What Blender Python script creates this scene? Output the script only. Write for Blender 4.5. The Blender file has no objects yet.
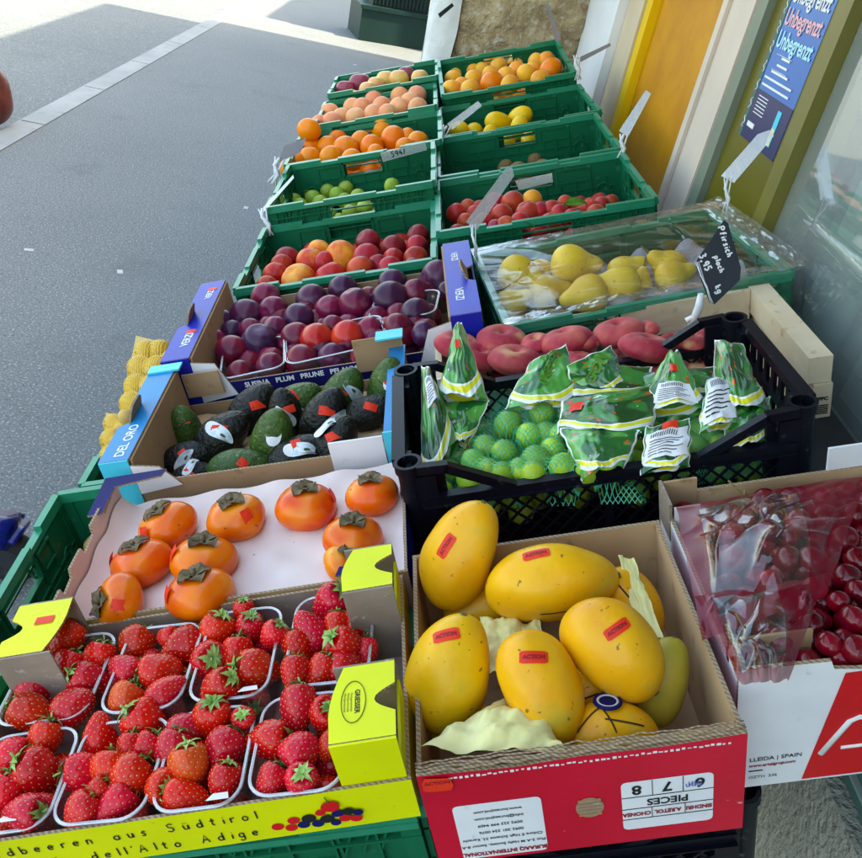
import bpy, bmesh, math, random
from mathutils import Matrix, Vector, noise, Euler
rnd = random.Random(7)
PI = math.pi
C = bpy.context.scene.collection
SC = bpy.context.scene
# ------------------------------------------------------------------ frames
CAM = Vector((0, 0, 1.55))
RC = Matrix(((0.98202157, -0.16857591, -0.08494589),
             (0.01887413, 0.53542935, -0.8443691),
             (0.18782281, 0.82758539, 0.52898489)))          # camera axes -> world
FPX = 850.0
TH = math.radians(20)
UH = Vector((math.cos(TH), 0, math.sin(TH)))
NH = Vector((-math.sin(TH), 0, math.cos(TH)))
M = Matrix.Translation(CAM - NH * .75) @ Matrix(((UH.x, 0, NH.x, 0), (0, 1, 0, 0), (UH.z, 0, NH.z, 0), (0, 0, 0, 1)))
MI = M.inverted()

def ray(px, py):
    return RC @ Vector(((px - 431) / FPX, -(py - 429) / FPX, -1))
def at(px, py, w=0.0):
    """point of the sloping display (u across, y along, w above) seen at a spot of the photograph"""
    r = ray(px, py)
    t = (-.75 + w) / NH.dot(r)
    x = r * t
    return Vector((x.dot(UH), x.y, w)), t
def gnd(px, py, z=0.0):
    r = ray(px, py); return CAM + r * ((z - CAM.z) / r.z)

# ------------------------------------------------------------------ objects
def tag(o, label=None, cat=None, group=None, kind=None):
    if label: o['label'] = label
    if cat: o['category'] = cat
    if group: o['group'] = group
    if kind: o['kind'] = kind
    return o
def empty(name, label, cat, mat, group=None):
    o = bpy.data.objects.new(name, None); C.objects.link(o)
    o.empty_display_size = .02
    o.matrix_world = mat
    return tag(o, label, cat, group)
def link(name, me, parent=None, mat=None):
    o = bpy.data.objects.new(name, me); C.objects.link(o)
    if parent: o.parent = parent
    if mat is not None:
        if parent: o.matrix_local = mat
        else: o.matrix_world = mat
    return o
def sp(u, y, w, rz=0.0, rx=0.0, ry=0.0):
    return M @ Matrix.Translation((u, y, w)) @ Euler((rx, ry, rz)).to_matrix().to_4x4()

class MB:
    def __init__(s): s.v = []; s.f = []; s.m = []; s.mats = []; s.uv = None; s.sm = []
    def mi(s, m):
        if m not in s.mats: s.mats.append(m)
        return s.mats.index(m)
    def face(s, idx, m, smooth=False): s.f.append(tuple(idx)); s.m.append(s.mi(m)); s.sm.append(smooth)
    def box(s, x0, x1, y0, y1, z0, z1, m, T=None):
        b = len(s.v)
        for z in (z0, z1):
            for x, y in ((x0, y0), (x1, y0), (x1, y1), (x0, y1)):
                p = Vector((x, y, z)); s.v.append(T @ p if T else p)
        for q in ((0, 3, 2, 1), (4, 5, 6, 7), (0, 1, 5, 4), (1, 2, 6, 5), (2, 3, 7, 6), (3, 0, 4, 7)):
            s.face([b + i for i in q], m)
    def bar(s, a, b, w, h, m, up=(0, 0, 1)):
        a = Vector(a); b = Vector(b); d = (b - a); L = d.length; d.normalize()
        up = Vector(up); x = d.cross(up)
        if x.length < 1e-6: x = d.cross(Vector((1, 0, 0)))
        x.normalize(); u = x.cross(d)
        T = Matrix((x, d, u)).transposed().to_4x4(); T.translation = a
        s.box(-w / 2, w / 2, 0, L, -h / 2, h / 2, m, T)
    def prism(s, pts, t, T, mf, mb, me):
        """outline pts in local x,y; thickness t towards -z; front face +z"""
        b = len(s.v); n = len(pts)
        for p in pts: s.v.append(T @ Vector((p[0], p[1], 0)))
        for p in pts: s.v.append(T @ Vector((p[0], p[1], -t)))
        s.face(range(b, b + n), mf); s.face(range(b + 2 * n - 1, b + n - 1, -1), mb)
        for i in range(n):
            j = (i + 1) % n
            s.face((b + i, b + n + i, b + n + j, b + j), me)
    def tube(s, pts, r, m, seg=8, closed=False, caps=True):
        pts = [Vector(p) for p in pts]; n = len(pts); b = len(s.v)
        rr = r if isinstance(r, (list, tuple)) else [r] * n
        prev = None
        for i, p in enumerate(pts):
            a = pts[(i - 1) % n] if (closed or i > 0) else p
            c = pts[(i + 1) % n] if (closed or i < n - 1) else p
            d = (c - a).normalized()
            if prev is None:
                x = d.orthogonal().normalized()
            else:
                x = prev - d * prev.dot(d); x.normalize()
            prev = x; y = d.cross(x)
            for k in range(seg):
                an = 2 * PI * k / seg
                s.v.append(p + (x * math.cos(an) + y * math.sin(an)) * rr[i])
        for i in range(n if closed else n - 1):
            j = (i + 1) % n
            for k in range(seg):
                l = (k + 1) % seg
                s.face((b + i * seg + k, b + i * seg + l, b + j * seg + l, b + j * seg + k), m, True)
        if caps and not closed:
            s.face([b + k for k in range(seg)][::-1], m); s.face([b + (n - 1) * seg + k for k in range(seg)], m)
    def grid(s, nu, nv, fn, m, uvs=True, closeu=False):
        b = len(s.v)
        for j in range(nv + 1):
            for i in range(nu + 1): s.v.append(Vector(fn(i / nu, j / nv)))
        for j in range(nv):
            for i in range(nu):
                a = b + j * (nu + 1) + i
                s.face((a, a + 1, a + nu + 2, a + nu + 1), m, True)
        if s.uv is None: s.uv = {}
        for j in range(nv + 1):
            for i in range(nu + 1): s.uv[b + j * (nu + 1) + i] = (i / nu, j / nv)
    def text(s, txt, T, size, m, align='CENTER', sx=1.0, space=1.0, bold=0.0, fn=None, ext=.0002, shear=0):
        cu = bpy.data.curves.new('t', 'FONT'); cu.body = txt; cu.size = size; cu.align_x = align; cu.align_y = 'CENTER'
        cu.space_character = space; cu.resolution_u = 3; cu.offset = bold; cu.extrude = 0; cu.shear = shear
        ob = bpy.data.objects.new('t', cu); C.objects.link(ob)
        dg = bpy.context.evaluated_depsgraph_get(); me = bpy.data.meshes.new_from_object(ob.evaluated_get(dg))
        b = len(s.v)
        for v in me.vertices:
            p = Vector((v.co.x * sx, v.co.y, ext))
            s.v.append(fn(p) if fn else T @ p)
        for p in me.polygons: s.face([b + i for i in p.vertices], m)
        bpy.data.objects.remove(ob); bpy.data.meshes.remove(me); bpy.data.curves.remove(cu)
    def strokes(s, txt, T, size, wd, m, space=1.0, fn=None, jit=.0):
        x = 0
        for ch in txt:
            g = GL.get(ch)
            if g is None: x += .55 * size * space; continue
            adv, ls = g
            for l in ls:
                pts = [Vector((x + a * size + rnd.uniform(-jit, jit) * size, c * size + rnd.uniform(-jit, jit) * size, 0)) for a, c in l]
                b = len(s.v)
                for i, p in enumerate(pts):
                    a = pts[max(0, i - 1)]; c = pts[min(len(pts) - 1, i + 1)]
                    d = (c - a)
                    if d.length < 1e-9: d = Vector((1, 0, 0))
                    d.normalize(); nn = Vector((-d.y, d.x, 0)) * wd / 2
                    for q in (p + nn, p - nn):
                        q = q + Vector((0, 0, .0004)); s.v.append(fn(q) if fn else T @ q)
                for i in range(len(pts) - 1):
                    s.face((b + 2 * i, b + 2 * i + 1, b + 2 * i + 3, b + 2 * i + 2), m)
            x += (adv + .18) * size * space
    def build(s, name, parent=None, origin=None, mat=None, flip=False):
        me = bpy.data.meshes.new(name)
        o3 = Vector(origin) if origin is not None else Vector((0, 0, 0))
        me.from_pydata([tuple(Vector(v) - o3) for v in s.v], [], s.f)
        for m in s.mats: me.materials.append(m)
        me.polygons.foreach_set('material_index', s.m)
        me.polygons.foreach_set('use_smooth', s.sm)
        if s.uv:
            ul = me.uv_layers.new(name='UVMap')
            for lp in me.loops:
                ul.data[lp.index].uv = s.uv.get(lp.vertex_index, (0, 0))
        me.update()
        return link(name, me, parent, mat)

def arc(cx, cy, rx, ry, a0, a1, n=7):
    return [(cx + rx * math.cos(math.radians(a0 + (a1 - a0) * i / n)), cy + ry * math.sin(math.radians(a0 + (a1 - a0) * i / n))) for i in range(n + 1)]
# a hand-drawn alphabet (single strokes) for handwriting
GL = {
 'P': (.45, [[(0, 0), (0, .75)], [(0, .72)] + arc(.12, .55, .28, .19, 80, -90)]),
 'f': (.32, [[(.32, .68), (.2, .74), (.12, .62), (.1, .2), (.05, 0)], [(0, .42), (.28, .46)]]),
 'i': (.1, [[(.05, .42), (.05, 0)], [(.05, .58), (.07, .62)]]),
 'r': (.28, [[(.02, .44), (.04, 0)], [(.04, .3), (.14, .43), (.28, .42)]]),
 's': (.28, [[(.28, .4), (.12, .45), (.03, .34), (.24, .16), (.2, .02), (0, .04)]]),
 'c': (.3, [arc(.18, .22, .17, .21, 50, 310, 8)]),
 'h': (.34, [[(.02, .75), (.02, 0)], [(.02, .25), (.14, .42), (.28, .34), (.3, 0)]]),
 'p': (.34, [[(.02, .44), (.0, -.3)], arc(.15, .22, .16, .2, 160, -170, 10)]),
 'l': (.1, [[(.05, .78), (.05, .02)]]),
 'a': (.36, [arc(.17, .2, .16, .19, 50, 330, 9), [(.33, .42), (.33, 0)]]),
 't': (.3, [[(.15, .68), (.13, .08), (.26, .02)], [(0, .46), (.3, .48)]]),
 '3': (.36, [[(.0, .7), (.16, .76), (.3, .64), (.14, .42), (.33, .26), (.26, .04), (.0, .02)]]),
 ',': (.12, [[(.08, .08), (.0, -.14)]]),
 '9': (.34, [arc(.17, .52, .15, .2, 0, 360, 10), [(.32, .52), (.28, .0)]]),
 '5': (.36, [[(.34, .74), (.06, .74), (.04, .44), (.24, .42), (.32, .22), (.2, .02), (0, .04)]]),
 'k': (.3, [[(.02, .75), (.02, 0)], [(.26, .42), (.04, .2), (.3, 0)]]),
 'g': (.34, [arc(.16, .22, .15, .2, 20, 360, 9), [(.31, .42), (.3, -.22), (.14, -.32), (0, -.2)]]),
 'E': (.38, [[(.36, .74), (.02, .74), (.02, 0), (.38, 0)], [(.02, .38), (.3, .38)]]),
 'd': (.34, [arc(.16, .2, .15, .2, 20, 360, 9), [(.32, .76), (.33, 0)]]),
 'b': (.34, [[(.02, .76), (.02, 0)], arc(.17, .2, .15, .2, 170, -170, 9)]),
 'e': (.34, [[(.02, .22), (.32, .25)] + arc(.17, .22, .15, .2, 10, 320, 8)]),
 'n': (.32, [[(.02, .44), (.02, 0)], [(.02, .26), (.14, .43), (.28, .34), (.3, 0)]]),
 'u': (.34, [[(.02, .44), (.04, .1), (.16, 0), (.28, .08), (.32, .44)], [(.32, .44), (.34, 0)]]),
 'S': (.42, [[(.4, .66), (.24, .77), (.06, .66), (.1, .46), (.34, .34), (.38, .14), (.22, -.01), (.0, .08)]]),
 'ü': (.34, [[(.02, .44), (.04, .1), (.16, 0), (.28, .08), (.32, .44)], [(.32, .44), (.34, 0)], [(.08, .58), (.09, .63)], [(.24, .58), (.25, .63)]]),
 'o': (.34, [arc(.17, .21, .16, .2, 90, 450, 10)]),
 'A': (.44, [[(0, 0), (.24, .76), (.44, 0)], [(.08, .28), (.37, .28)]]),
 'F': (.36, [[(.36, .74), (.02, .74), (.02, 0)], [(.02, .38), (.3, .38)]]),
 "'": (.08, [[(.04, .76), (.02, .62)]]),
 '/': (.2, [[(.2, .76), (0, 0)]]), '4': (.36, [[(.2, .76), (0, .3), (.34, .3)], [(.24, .5), (.24, 0)]]),
}

# ------------------------------------------------------------------ materials
def nd(nt, t, **k):
    n = nt.nodes.new(t)
    for a, b in k.items():
        if a.startswith('i_'): n.inputs[int(a[2:])].default_value = b
        else: setattr(n, a, b)
    return n
def base_mat(name):
    m = bpy.data.materials.new(name); m.use_nodes = True; nt = m.node_tree
    b = nt.nodes['Principled BSDF']; return m, nt, b
def rgba(c): return (c[0], c[1], c[2], 1)
def mixc(nt, fac, a, b):
    n = nt.nodes.new('ShaderNodeMix'); n.data_type = 'RGBA'
    for i, v in ((0, fac), (6, a), (7, b)):
        if isinstance(v, (int, float)): n.inputs[i].default_value = v
        elif isinstance(v, tuple): n.inputs[i].default_value = rgba(v)
        else: nt.links.new(v, n.inputs[i])
    return n.outputs[2]
def ramp(nt, src, lo, hi):
    n = nd(nt, 'ShaderNodeMapRange'); n.inputs[1].default_value = lo; n.inputs[2].default_value = hi
    nt.links.new(src, n.inputs[0]); return n.outputs[0]
def mnoise(nt, scale, detail=4, rand=True, coord='Object', rough=.55):
    tc = nd(nt, 'ShaderNodeTexCoord'); n = nd(nt, 'ShaderNodeTexNoise', noise_dimensions='4D')
    nt.links.new(tc.outputs[coord], n.inputs['Vector']); n.inputs['Scale'].default_value = scale
    n.inputs['Detail'].default_value = detail; n.inputs['Roughness'].default_value = rough
    if rand:
        oi = nd(nt, 'ShaderNodeObjectInfo'); mm = nd(nt, 'ShaderNodeMath', operation='MULTIPLY', i_1=37.0)
        nt.links.new(oi.outputs['Random'], mm.inputs[0]); nt.links.new(mm.outputs[0], n.inputs['W'])
    return n.outputs[0]
def bump(nt, b, src, strength, dist):
    n = nd(nt, 'ShaderNodeBump'); n.inputs['Strength'].default_value = strength; n.inputs['Distance'].default_value = dist
    nt.links.new(src, n.inputs['Height']); nt.links.new(n.outputs[0], b.inputs['Normal'])
def PM(name, c1, c2=None, sc=8, lo=.35, hi=.65, rough=.5, bs=None, coat=0, rand=0, c3=None, c3r=(.62, .7), c3s=60, spec=.28, metal=0, sheen=0, hue=0, val=0, sss=0, c4=None, c4s=150, c4r=(.70, .74)):
    m, nt, b = base_mat(name)
    b.inputs['Roughness'].default_value = rough; b.inputs['Specular IOR Level'].default_value = spec
    b.inputs['Metallic'].default_value = metal
    if coat: b.inputs['Coat Weight'].default_value = coat * .35; b.inputs['Coat Roughness'].default_value = .12
    if sheen: b.inputs['Sheen Weight'].default_value = sheen; b.inputs['Sheen Roughness'].default_value = .4
    if sss:
        b.inputs['Subsurface Weight'].default_value = sss; b.inputs['Subsurface Radius'].default_value = (.01, .004, .002); b.inputs['Subsurface Scale'].default_value = .5
    col = None
    if c2 is None: c2 = tuple(x * .8 for x in c1)
    col = mixc(nt, ramp(nt, mnoise(nt, sc, rand=bool(rand)), lo, hi), c1, c2)
    if c3: col = mixc(nt, ramp(nt, mnoise(nt, c3s, 2, rand=bool(rand)), c3r[0], c3r[1]), col, c3)
    if c4: col = mixc(nt, ramp(nt, mnoise(nt, c4s, 1, rand=bool(rand)), c4r[0], c4r[1]), col, c4)
    if hue or val:
        oi = nd(nt, 'ShaderNodeObjectInfo'); hs = nd(nt, 'ShaderNodeHueSaturation')
        nt.links.new(col, hs.inputs['Color'])
        a = nd(nt, 'ShaderNodeMapRange'); a.inputs[3].default_value = .5 - hue; a.inputs[4].default_value = .5 + hue
        nt.links.new(oi.outputs['Random'], a.inputs[0]); nt.links.new(a.outputs[0], hs.inputs['Hue'])
        mm = nd(nt, 'ShaderNodeMath', operation='MULTIPLY', i_1=7.13); fr = nd(nt, 'ShaderNodeMath', operation='FRACT')
        nt.links.new(oi.outputs['Random'], mm.inputs[0]); nt.links.new(mm.outputs[0], fr.inputs[0])
        v = nd(nt, 'ShaderNodeMapRange'); v.inputs[3].default_value = 1 - val; v.inputs[4].default_value = 1 + val
        nt.links.new(fr.outputs[0], v.inputs[0]); nt.links.new(v.outputs[0], hs.inputs['Value'])
        col = hs.outputs[0]
    nt.links.new(col, b.inputs['Base Color'])
    if bs: bump(nt, b, mnoise(nt, bs[0], 4, rand=bool(rand)), bs[1], bs[2])
    return m
def film_mat(name, tint=(1, 1, 1), gloss=.16, rough=.08, white=.05, bmp=.12, edge=.55):
    """thin clear plastic: mostly see-through, glossy, a little milky"""
    m = bpy.data.materials.new(name); m.use_nodes = True; nt = m.node_tree; nt.nodes.clear()
    out = nd(nt, 'ShaderNodeOutputMaterial'); tr = nd(nt, 'ShaderNodeBsdfTransparent'); gl = nd(nt, 'ShaderNodeBsdfGlossy'); df = nd(nt, 'ShaderNodeBsdfDiffuse')
    tr.inputs[0].default_value = rgba(tint); gl.inputs['Roughness'].default_value = rough
    gl.inputs[0].default_value = (1, 1, 1, 1); df.inputs[0].default_value = (.8, .82, .84, 1)
    lw = nd(nt, 'ShaderNodeLayerWeight'); lw.inputs[0].default_value = .25
    f = nd(nt, 'ShaderNodeMapRange'); f.inputs[3].default_value = gloss; f.inputs[4].default_value = edge
    nt.links.new(lw.outputs['Facing'], f.inputs[0])
    m1 = nd(nt, 'ShaderNodeMixShader'); m2 = nd(nt, 'ShaderNodeMixShader')
    nt.links.new(f.outputs[0], m1.inputs[0]); nt.links.new(tr.outputs[0], m1.inputs[1]); nt.links.new(gl.outputs[0], m1.inputs[2])
    m2.inputs[0].default_value = white
    nt.links.new(m1.outputs[0], m2.inputs[1]); nt.links.new(df.outputs[0], m2.inputs[2]); nt.links.new(m2.outputs[0], out.inputs[0])
    nz = mnoise(nt, 40, 4, False)
    bp = nd(nt, 'ShaderNodeBump'); bp.inputs['Strength'].default_value = max(bmp, .001); bp.inputs['Distance'].default_value = .004
    nt.links.new(nz, bp.inputs['Height'])
    if bmp: nt.links.new(bp.outputs[0], gl.inputs['Normal'])
    return m
def net_mat(name, col, nu, nv, wd=.16, rough=.4, slant=True):
    """woven net: threads from the UV grid, holes see-through"""
    m, nt, b = base_mat(name); b.inputs['Base Color'].default_value = rgba(col); b.inputs['Roughness'].default_value = rough
    uv = nd(nt, 'ShaderNodeUVMap'); sx = nd(nt, 'ShaderNodeSeparateXYZ'); nt.links.new(uv.outputs[0], sx.inputs[0])
    def line(sa, sb):
        a = nd(nt, 'ShaderNodeMath', operation='MULTIPLY', i_1=sa); c = nd(nt, 'ShaderNodeMath', operation='MULTIPLY', i_1=sb)
        nt.links.new(sx.outputs[0], a.inputs[0]); nt.links.new(sx.outputs[1], c.inputs[0])
        s = nd(nt, 'ShaderNodeMath', operation='ADD'); nt.links.new(a.outputs[0], s.inputs[0]); nt.links.new(c.outputs[0], s.inputs[1])
        f = nd(nt, 'ShaderNodeMath', operation='FRACT'); nt.links.new(s.outputs[0], f.inputs[0])
        l = nd(nt, 'ShaderNodeMath', operation='LESS_THAN', i_1=wd); nt.links.new(f.outputs[0], l.inputs[0]); return l.outputs[0]
    l1 = line(nu, nv if slant else 0); l2 = line(-nu if slant else 0, nv)
    mx = nd(nt, 'ShaderNodeMath', operation='MAXIMUM'); nt.links.new(l1, mx.inputs[0]); nt.links.new(l2, mx.inputs[1])
    nt.links.new(mx.outputs[0], b.inputs['Alpha'])
    return m

MT = {}
def mk(k, *a, **kw): MT[k] = PM(k, *a, **kw); return MT[k]
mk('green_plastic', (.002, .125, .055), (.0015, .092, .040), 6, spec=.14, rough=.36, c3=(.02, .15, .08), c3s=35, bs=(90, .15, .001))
mk('green_rim_sheen', (.008, .19, .095), (.015, .25, .14), 14, rough=.3, spec=.4)  # crate green lightened on the rim, sky sheen put into the colour
mk('green_plastic_worn', (.10, .42, .30), (.03, .30, .19), 30, rough=.4)
mk('black_plastic', (.003, .0035, .007), (.005, .006, .011), 10, spec=.18, rough=.36, c3=(.05, .055, .07), c3s=50, c3r=(.64, .75))
mk('cardboard', (.40, .25, .14), (.32, .195, .105), 9, rough=.85, c3=(.27, .16, .08), c3s=40, bs=(120, .2, .0008))
mk('cardboard_light', (.55, .36, .20), (.45, .29, .155), 7, rough=.85, c3=(.36, .22, .11), c3s=30, bs=(120, .2, .0008))
mk('cardboard_grey', (.30, .24, .19), (.22, .17, .13), 12, rough=.9, c3=(.4, .33, .27), c3s=70, bs=(60, .5, .002))
mk('white_card', (.78, .78, .80), (.70, .70, .74), 12, rough=.55, c3=(.5, .48, .46), c3s=45, c3r=(.68, .8))
mk('yellow_card', (.72, .74, .008), (.64, .66, .008), 10, rough=.4, c3=(.45, .50, .02), c3s=60, c3r=(.7, .82))
mk('red_card', (.62, .004, .03), (.52, .003, .02), 8, rough=.4, c3=(.75, .35, .38), c3s=70, c3r=(.70, .78), bs=(40, .25, .001))
mk('red_card2', (.66, .008, .012), (.6, .006, .01), 8, rough=.4)
mk('blue_card', (.004, .012, .32), (.005, .02, .38), 8, rough=.35, c3=(.1, .12, .5), c3s=60, c3r=(.7, .8))
mk('navy_print', (.008, .008, .11), (.007, .007, .08), 10, rough=.6, spec=.15)
mk('cyan_card', (.0, .22, .50), (.0, .17, .42), 8, rough=.35, c3=(.2, .45, .6), c3s=60, c3r=(.7, .8))
mk('cyan_light', (.05, .60, .78), (.04, .52, .70), 8, rough=.35)
mk('pink_card', (.72, .58, .56), (.66, .50, .47), 5, rough=.7, c3=(.5, .35, .3), c3s=50, c3r=(.68, .8), bs=(30, .2, .002))
mk('tray_liner', (.74, .63, .60), (.68, .55, .52), 6, rough=.65, c3=(.35, .2, .15), c3s=90, c3r=(.72, .78), bs=(60, .25, .002))
mk('wood', (.74, .60, .42), (.60, .44, .27), 6, rough=.65, c3=(.42, .27, .14), c3s=34, c3r=(.62, .74), bs=(30, .3, .001))
mk('white_paint', (.80, .80, .80), (.74, .74, .74), 8, rough=.5)
mk('black_print', (.01, .01, .012), (.015, .015, .015), 8, rough=.5)
mk('blue_ink', (.12, .14, .5), (.2, .2, .55), 8, rough=.5)
mk('maroon_print', (.30, .01, .02), (.25, .01, .02), 8, rough=.5)
mk('orange_sticker', (.80, .04, .012), (.72, .03, .01), 30, rough=.45, c3=(.5, .02, .01), c3s=200)
mk('grey_pulp', (.30, .29, .31), (.23, .22, .25), 10, rough=.9, bs=(80, .5, .003))
mk('tissue', (.80, .74, .36), (.72, .64, .26), 6, rough=.6, bs=(25, .4, .004))
mk('white_tag', (.75, .77, .78), (.55, .58, .60), 40, rough=.3, coat=.4)
mk('chalkboard', (.012, .016, .025), (.022, .026, .036), 10, rough=.6)
mk('card_blue', (.30, .52, .66), (.62, .72, .76), 120, rough=.3)
mk('metal', (.35, .36, .38), (.25, .26, .28), 10, rough=.35, metal=.9)
mk('dark_metal', (.02, .022, .028), (.03, .032, .04), 10, rough=.5)
mk('leaf', (.05, .16, .012), (.09, .24, .02), 40, rough=.5)
mk('calyx', (.15, .33, .05), (.36, .48, .16), 90, rough=.55, rand=1, val=.25)
mk('calyx_dry', (.085, .060, .030), (.19, .135, .07), 60, rough=.75, rand=1, c3=(.05, .03, .015), c3s=90, bs=(120, .6, .002))
mk('stem', (.12, .10, .03), (.2, .14, .05), 60, rough=.7)
# fruit skins
mk('strawberry', (.64, .004, .012), (.50, .002, .010), 60, rough=.24, rand=1, val=.16, hue=.006, c3=(.60, .03, .012), c3s=30, c3r=(.6, .8), coat=.3)
mk('strawberry_pale', (.70, .10, .010), (.55, .02, .008), 30, rough=.26, rand=1, coat=.3)
mk('seed', (.75, .50, .10), (.65, .42, .10), 60, rough=.45)
mk('persimmon', (.84, .18, .004), (.70, .085, .004), 26, rough=.27, rand=1, coat=.35, hue=.010, val=.05, c3=(.85, .34, .03), c3s=14, c3r=(.52, .72), c4=(.20, .06, .01), c4s=110, c4r=(.73, .77))
mk('mango', (.86, .47, .014), (.80, .37, .010), 16, rough=.36, rand=1, coat=.1, hue=.008, val=.06, c3=(.55, .40, .04), c3s=22, c3r=(.55, .78), c4=(.30, .15, .02), c4s=170, c4r=(.70, .75), bs=(18, .6, .007))
mk('mango_green', (.50, .36, .04), (.26, .24, .03), 14, rough=.36, rand=1, bs=(14, .35, .006))
mk('mango_scar', (.05, .025, .01), (.09, .04, .01), 100, rough=.8)
mk('avocado_dark', (.0045, .004, .005), (.010, .012, .005), 20, rough=.30, rand=1, c3=(.03, .03, .027), c3s=140, c3r=(.62, .76), bs=(130, 1.0, .006))
mk('avocado_green', (.020, .055, .008), (.05, .10, .015), 20, rough=.28, rand=1, c3=(.15, .19, .05), c3s=150, c3r=(.6, .7), bs=(130, 1.0, .005))
mk('plum_dark', (.030, .007, .038), (.085, .009, .045), 16, rough=.30, rand=1, val=.2, hue=.02, c3=(.15, .10, .18), c3s=26, c3r=(.56, .8), coat=.1)
mk('plum_magenta', (.22, .006, .028), (.08, .006, .036), 18, rough=.28, rand=1, val=.2, hue=.015, c3=(.40, .13, .17), c3s=30, c3r=(.58, .85), coat=.1)
mk('plum_red', (.42, .006, .016), (.60, .05, .014), 18, rough=.25, rand=1, val=.1, hue=.01, coat=.2)
mk('peach_red', (.33, .006, .014), (.58, .05, .012), 22, lo=.4, hi=.72, rough=.36, rand=1, val=.15, hue=.01)
mk('peach_orange', (.62, .045, .012), (.86, .36, .04), 20, lo=.40, hi=.62, rough=.36, rand=1, val=.08, hue=.012, c3=(.7, .05, .02), c3s=24, c3r=(.56, .72))
mk('peach_dark', (.17, .005, .012), (.28, .009, .018), 22, rough=.38, rand=1, val=.15)
mk('donut', (.42, .018, .045), (.62, .12, .09), 24, lo=.42, hi=.7, rough=.6, rand=1, val=.15, sheen=.12, c3=(.80, .46, .20), c3s=18, c3r=(.56, .74), bs=(60, .2, .002))
mk('lime', (.24, .43, .02), (.38, .54, .05), 24, rough=.32, rand=1, val=.2, hue=.012, bs=(220, .4, .0015))
mk('greenplum', (.20, .33, .03), (.32, .42, .05), 20, rough=.35, rand=1, val=.2, hue=.015)
mk('lemon', (.82, .55, .015), (.78, .46, .01), 20, rough=.35, rand=1, bs=(200, .4, .002))
mk('orange', (.84, .25, .006), (.80, .19, .006), 20, rough=.33, rand=1, val=.06, hue=.008, bs=(200, .4, .0015))
mk('apricot', (.84, .40, .18), (.80, .25, .10), 18, rough=.5, rand=1, val=.08, hue=.01, sheen=.3)
mk('apricot_yellow', (.84, .42, .03), (.84, .30, .02), 18, rough=.45, rand=1, val=.06, hue=.01, sheen=.2)
mk('apricot_red', (.33, .006, .012), (.54, .04, .012), 24, rough=.4, rand=1, val=.18, hue=.012, sheen=.2)
mk('apple_purple', (.22, .03, .06), (.35, .07, .10), 20, rough=.3, rand=1)
mk('apple_yellow', (.75, .55, .12), (.78, .36, .16), 16, rough=.3, rand=1)
mk('pear', (.72, .50, .045), (.60, .36, .03), 14, rough=.38, rand=1, val=.05, c3=(.3, .2, .03), c3s=120, c3r=(.64, .72))
mk('kiwi', (.17, .10, .04), (.24, .15, .06), 40, rough=.9, rand=1, bs=(200, .6, .003))
mk('cherry', (.20, .002, .010), (.11, .001, .008), 40, rough=.10, rand=1, val=.35, coat=.6, c3=(.34, .006, .012), c3s=30, c3r=(.58, .8))
mk('potato', (.62, .42, .14), (.54, .34, .10), 30, rough=.7, rand=1, bs=(80, .4, .002))
# setting
def asphalt(name, c1, c2, speck):
    m, nt, b = base_mat(name); b.inputs['Roughness'].default_value = .85
    col = mixc(nt, ramp(nt, mnoise(nt, .9, 5, False), .3, .7), c1, c2)
    col = mixc(nt, ramp(nt, mnoise(nt, 130, 2, False), .54, .70), col, speck)
    col = mixc(nt, ramp(nt, mnoise(nt, 90, 2, False), .56, .70), col, tuple(x * .45 for x in c1))
    col = mixc(nt, ramp(nt, mnoise(nt, 2.6, 6, False, rough=.7), .56, .74), col, tuple(x * .72 for x in c1))
    nt.links.new(col, b.inputs['Base Color']); bump(nt, b, mnoise(nt, 120, 3, False), .7, .004); return m
MT['pave'] = asphalt('pave', (.140, .151, .153), (.115, .126, .128), (.36, .375, .37))
MT['road'] = asphalt('road', (.13, .141, .144), (.108, .119, .122), (.30, .31, .31))
mk('kerb_stone', (.30, .31, .31), (.23, .24, .24), 3, rough=.8, bs=(60, .4, .003), c3=(.2, .2, .2), c3s=12, c3r=(.6, .75))
mk('roughcast', (.52, .50, .42), (.43, .41, .33), 8, rough=.9, bs=(70, 1.0, .012), c3=(.3, .29, .23), c3s=90, c3r=(.6, .75))
mk('stone', (.50, .38, .22), (.30, .21, .11), 9, rough=.95, bs=(22, 1.0, .05), c3=(.55, .48, .36), c3s=28, c3r=(.55, .7))
mk('stone_white', (.74, .74, .70), (.60, .60, .56), 6, rough=.9, bs=(30, .5, .01))
mk('beige_wall', (.62, .50, .34), (.55, .43, .28), 4, rough=.7)
mk('orange_door', (.62, .26, .003), (.50, .195, .003), 5, rough=.5, c3=(.45, .18, .004), c3s=25, c3r=(.6, .8))
mk('yellow_trim', (.82, .52, .01), (.76, .46, .01), 6, rough=.45)
mk('frame_pinkish', (.68, .56, .45), (.58, .48, .40), 3, rough=.5)
mk('frame_green', (.20, .23, .17), (.16, .19, .14), 3, rough=.45)
mk('olive_panel', (.125, .105, .006), (.10, .088, .006), 3, rough=.35)
mk('olive_light', (.17, .15, .03), (.14, .125, .028), 3, rough=.35)
mk('poster_blue', (.03, .17, .50), (.025, .13, .42), 5, rough=.3)
mk('poster_navy', (.015, .02, .12), (.01, .015, .09), 5, rough=.3)
mk('poster_green', (.04, .14, .12), (.03, .1, .08), 5, rough=.4)
mk('poster_pink', (.85, .45, .50), (.8, .4, .45), 8, rough=.4)
mk('poster_cyan', (.40, .75, .88), (.35, .7, .85), 8, rough=.4)
mk('planter_green', (.008, .035, .030), (.006, .026, .022), 4, rough=.5)
mk('planter_dark', (.004, .010, .010), (.012, .022, .020), 12, rough=.5)
mk('teal_panel', (.10, .22, .19), (.08, .18, .155), 3, rough=.45)
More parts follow.
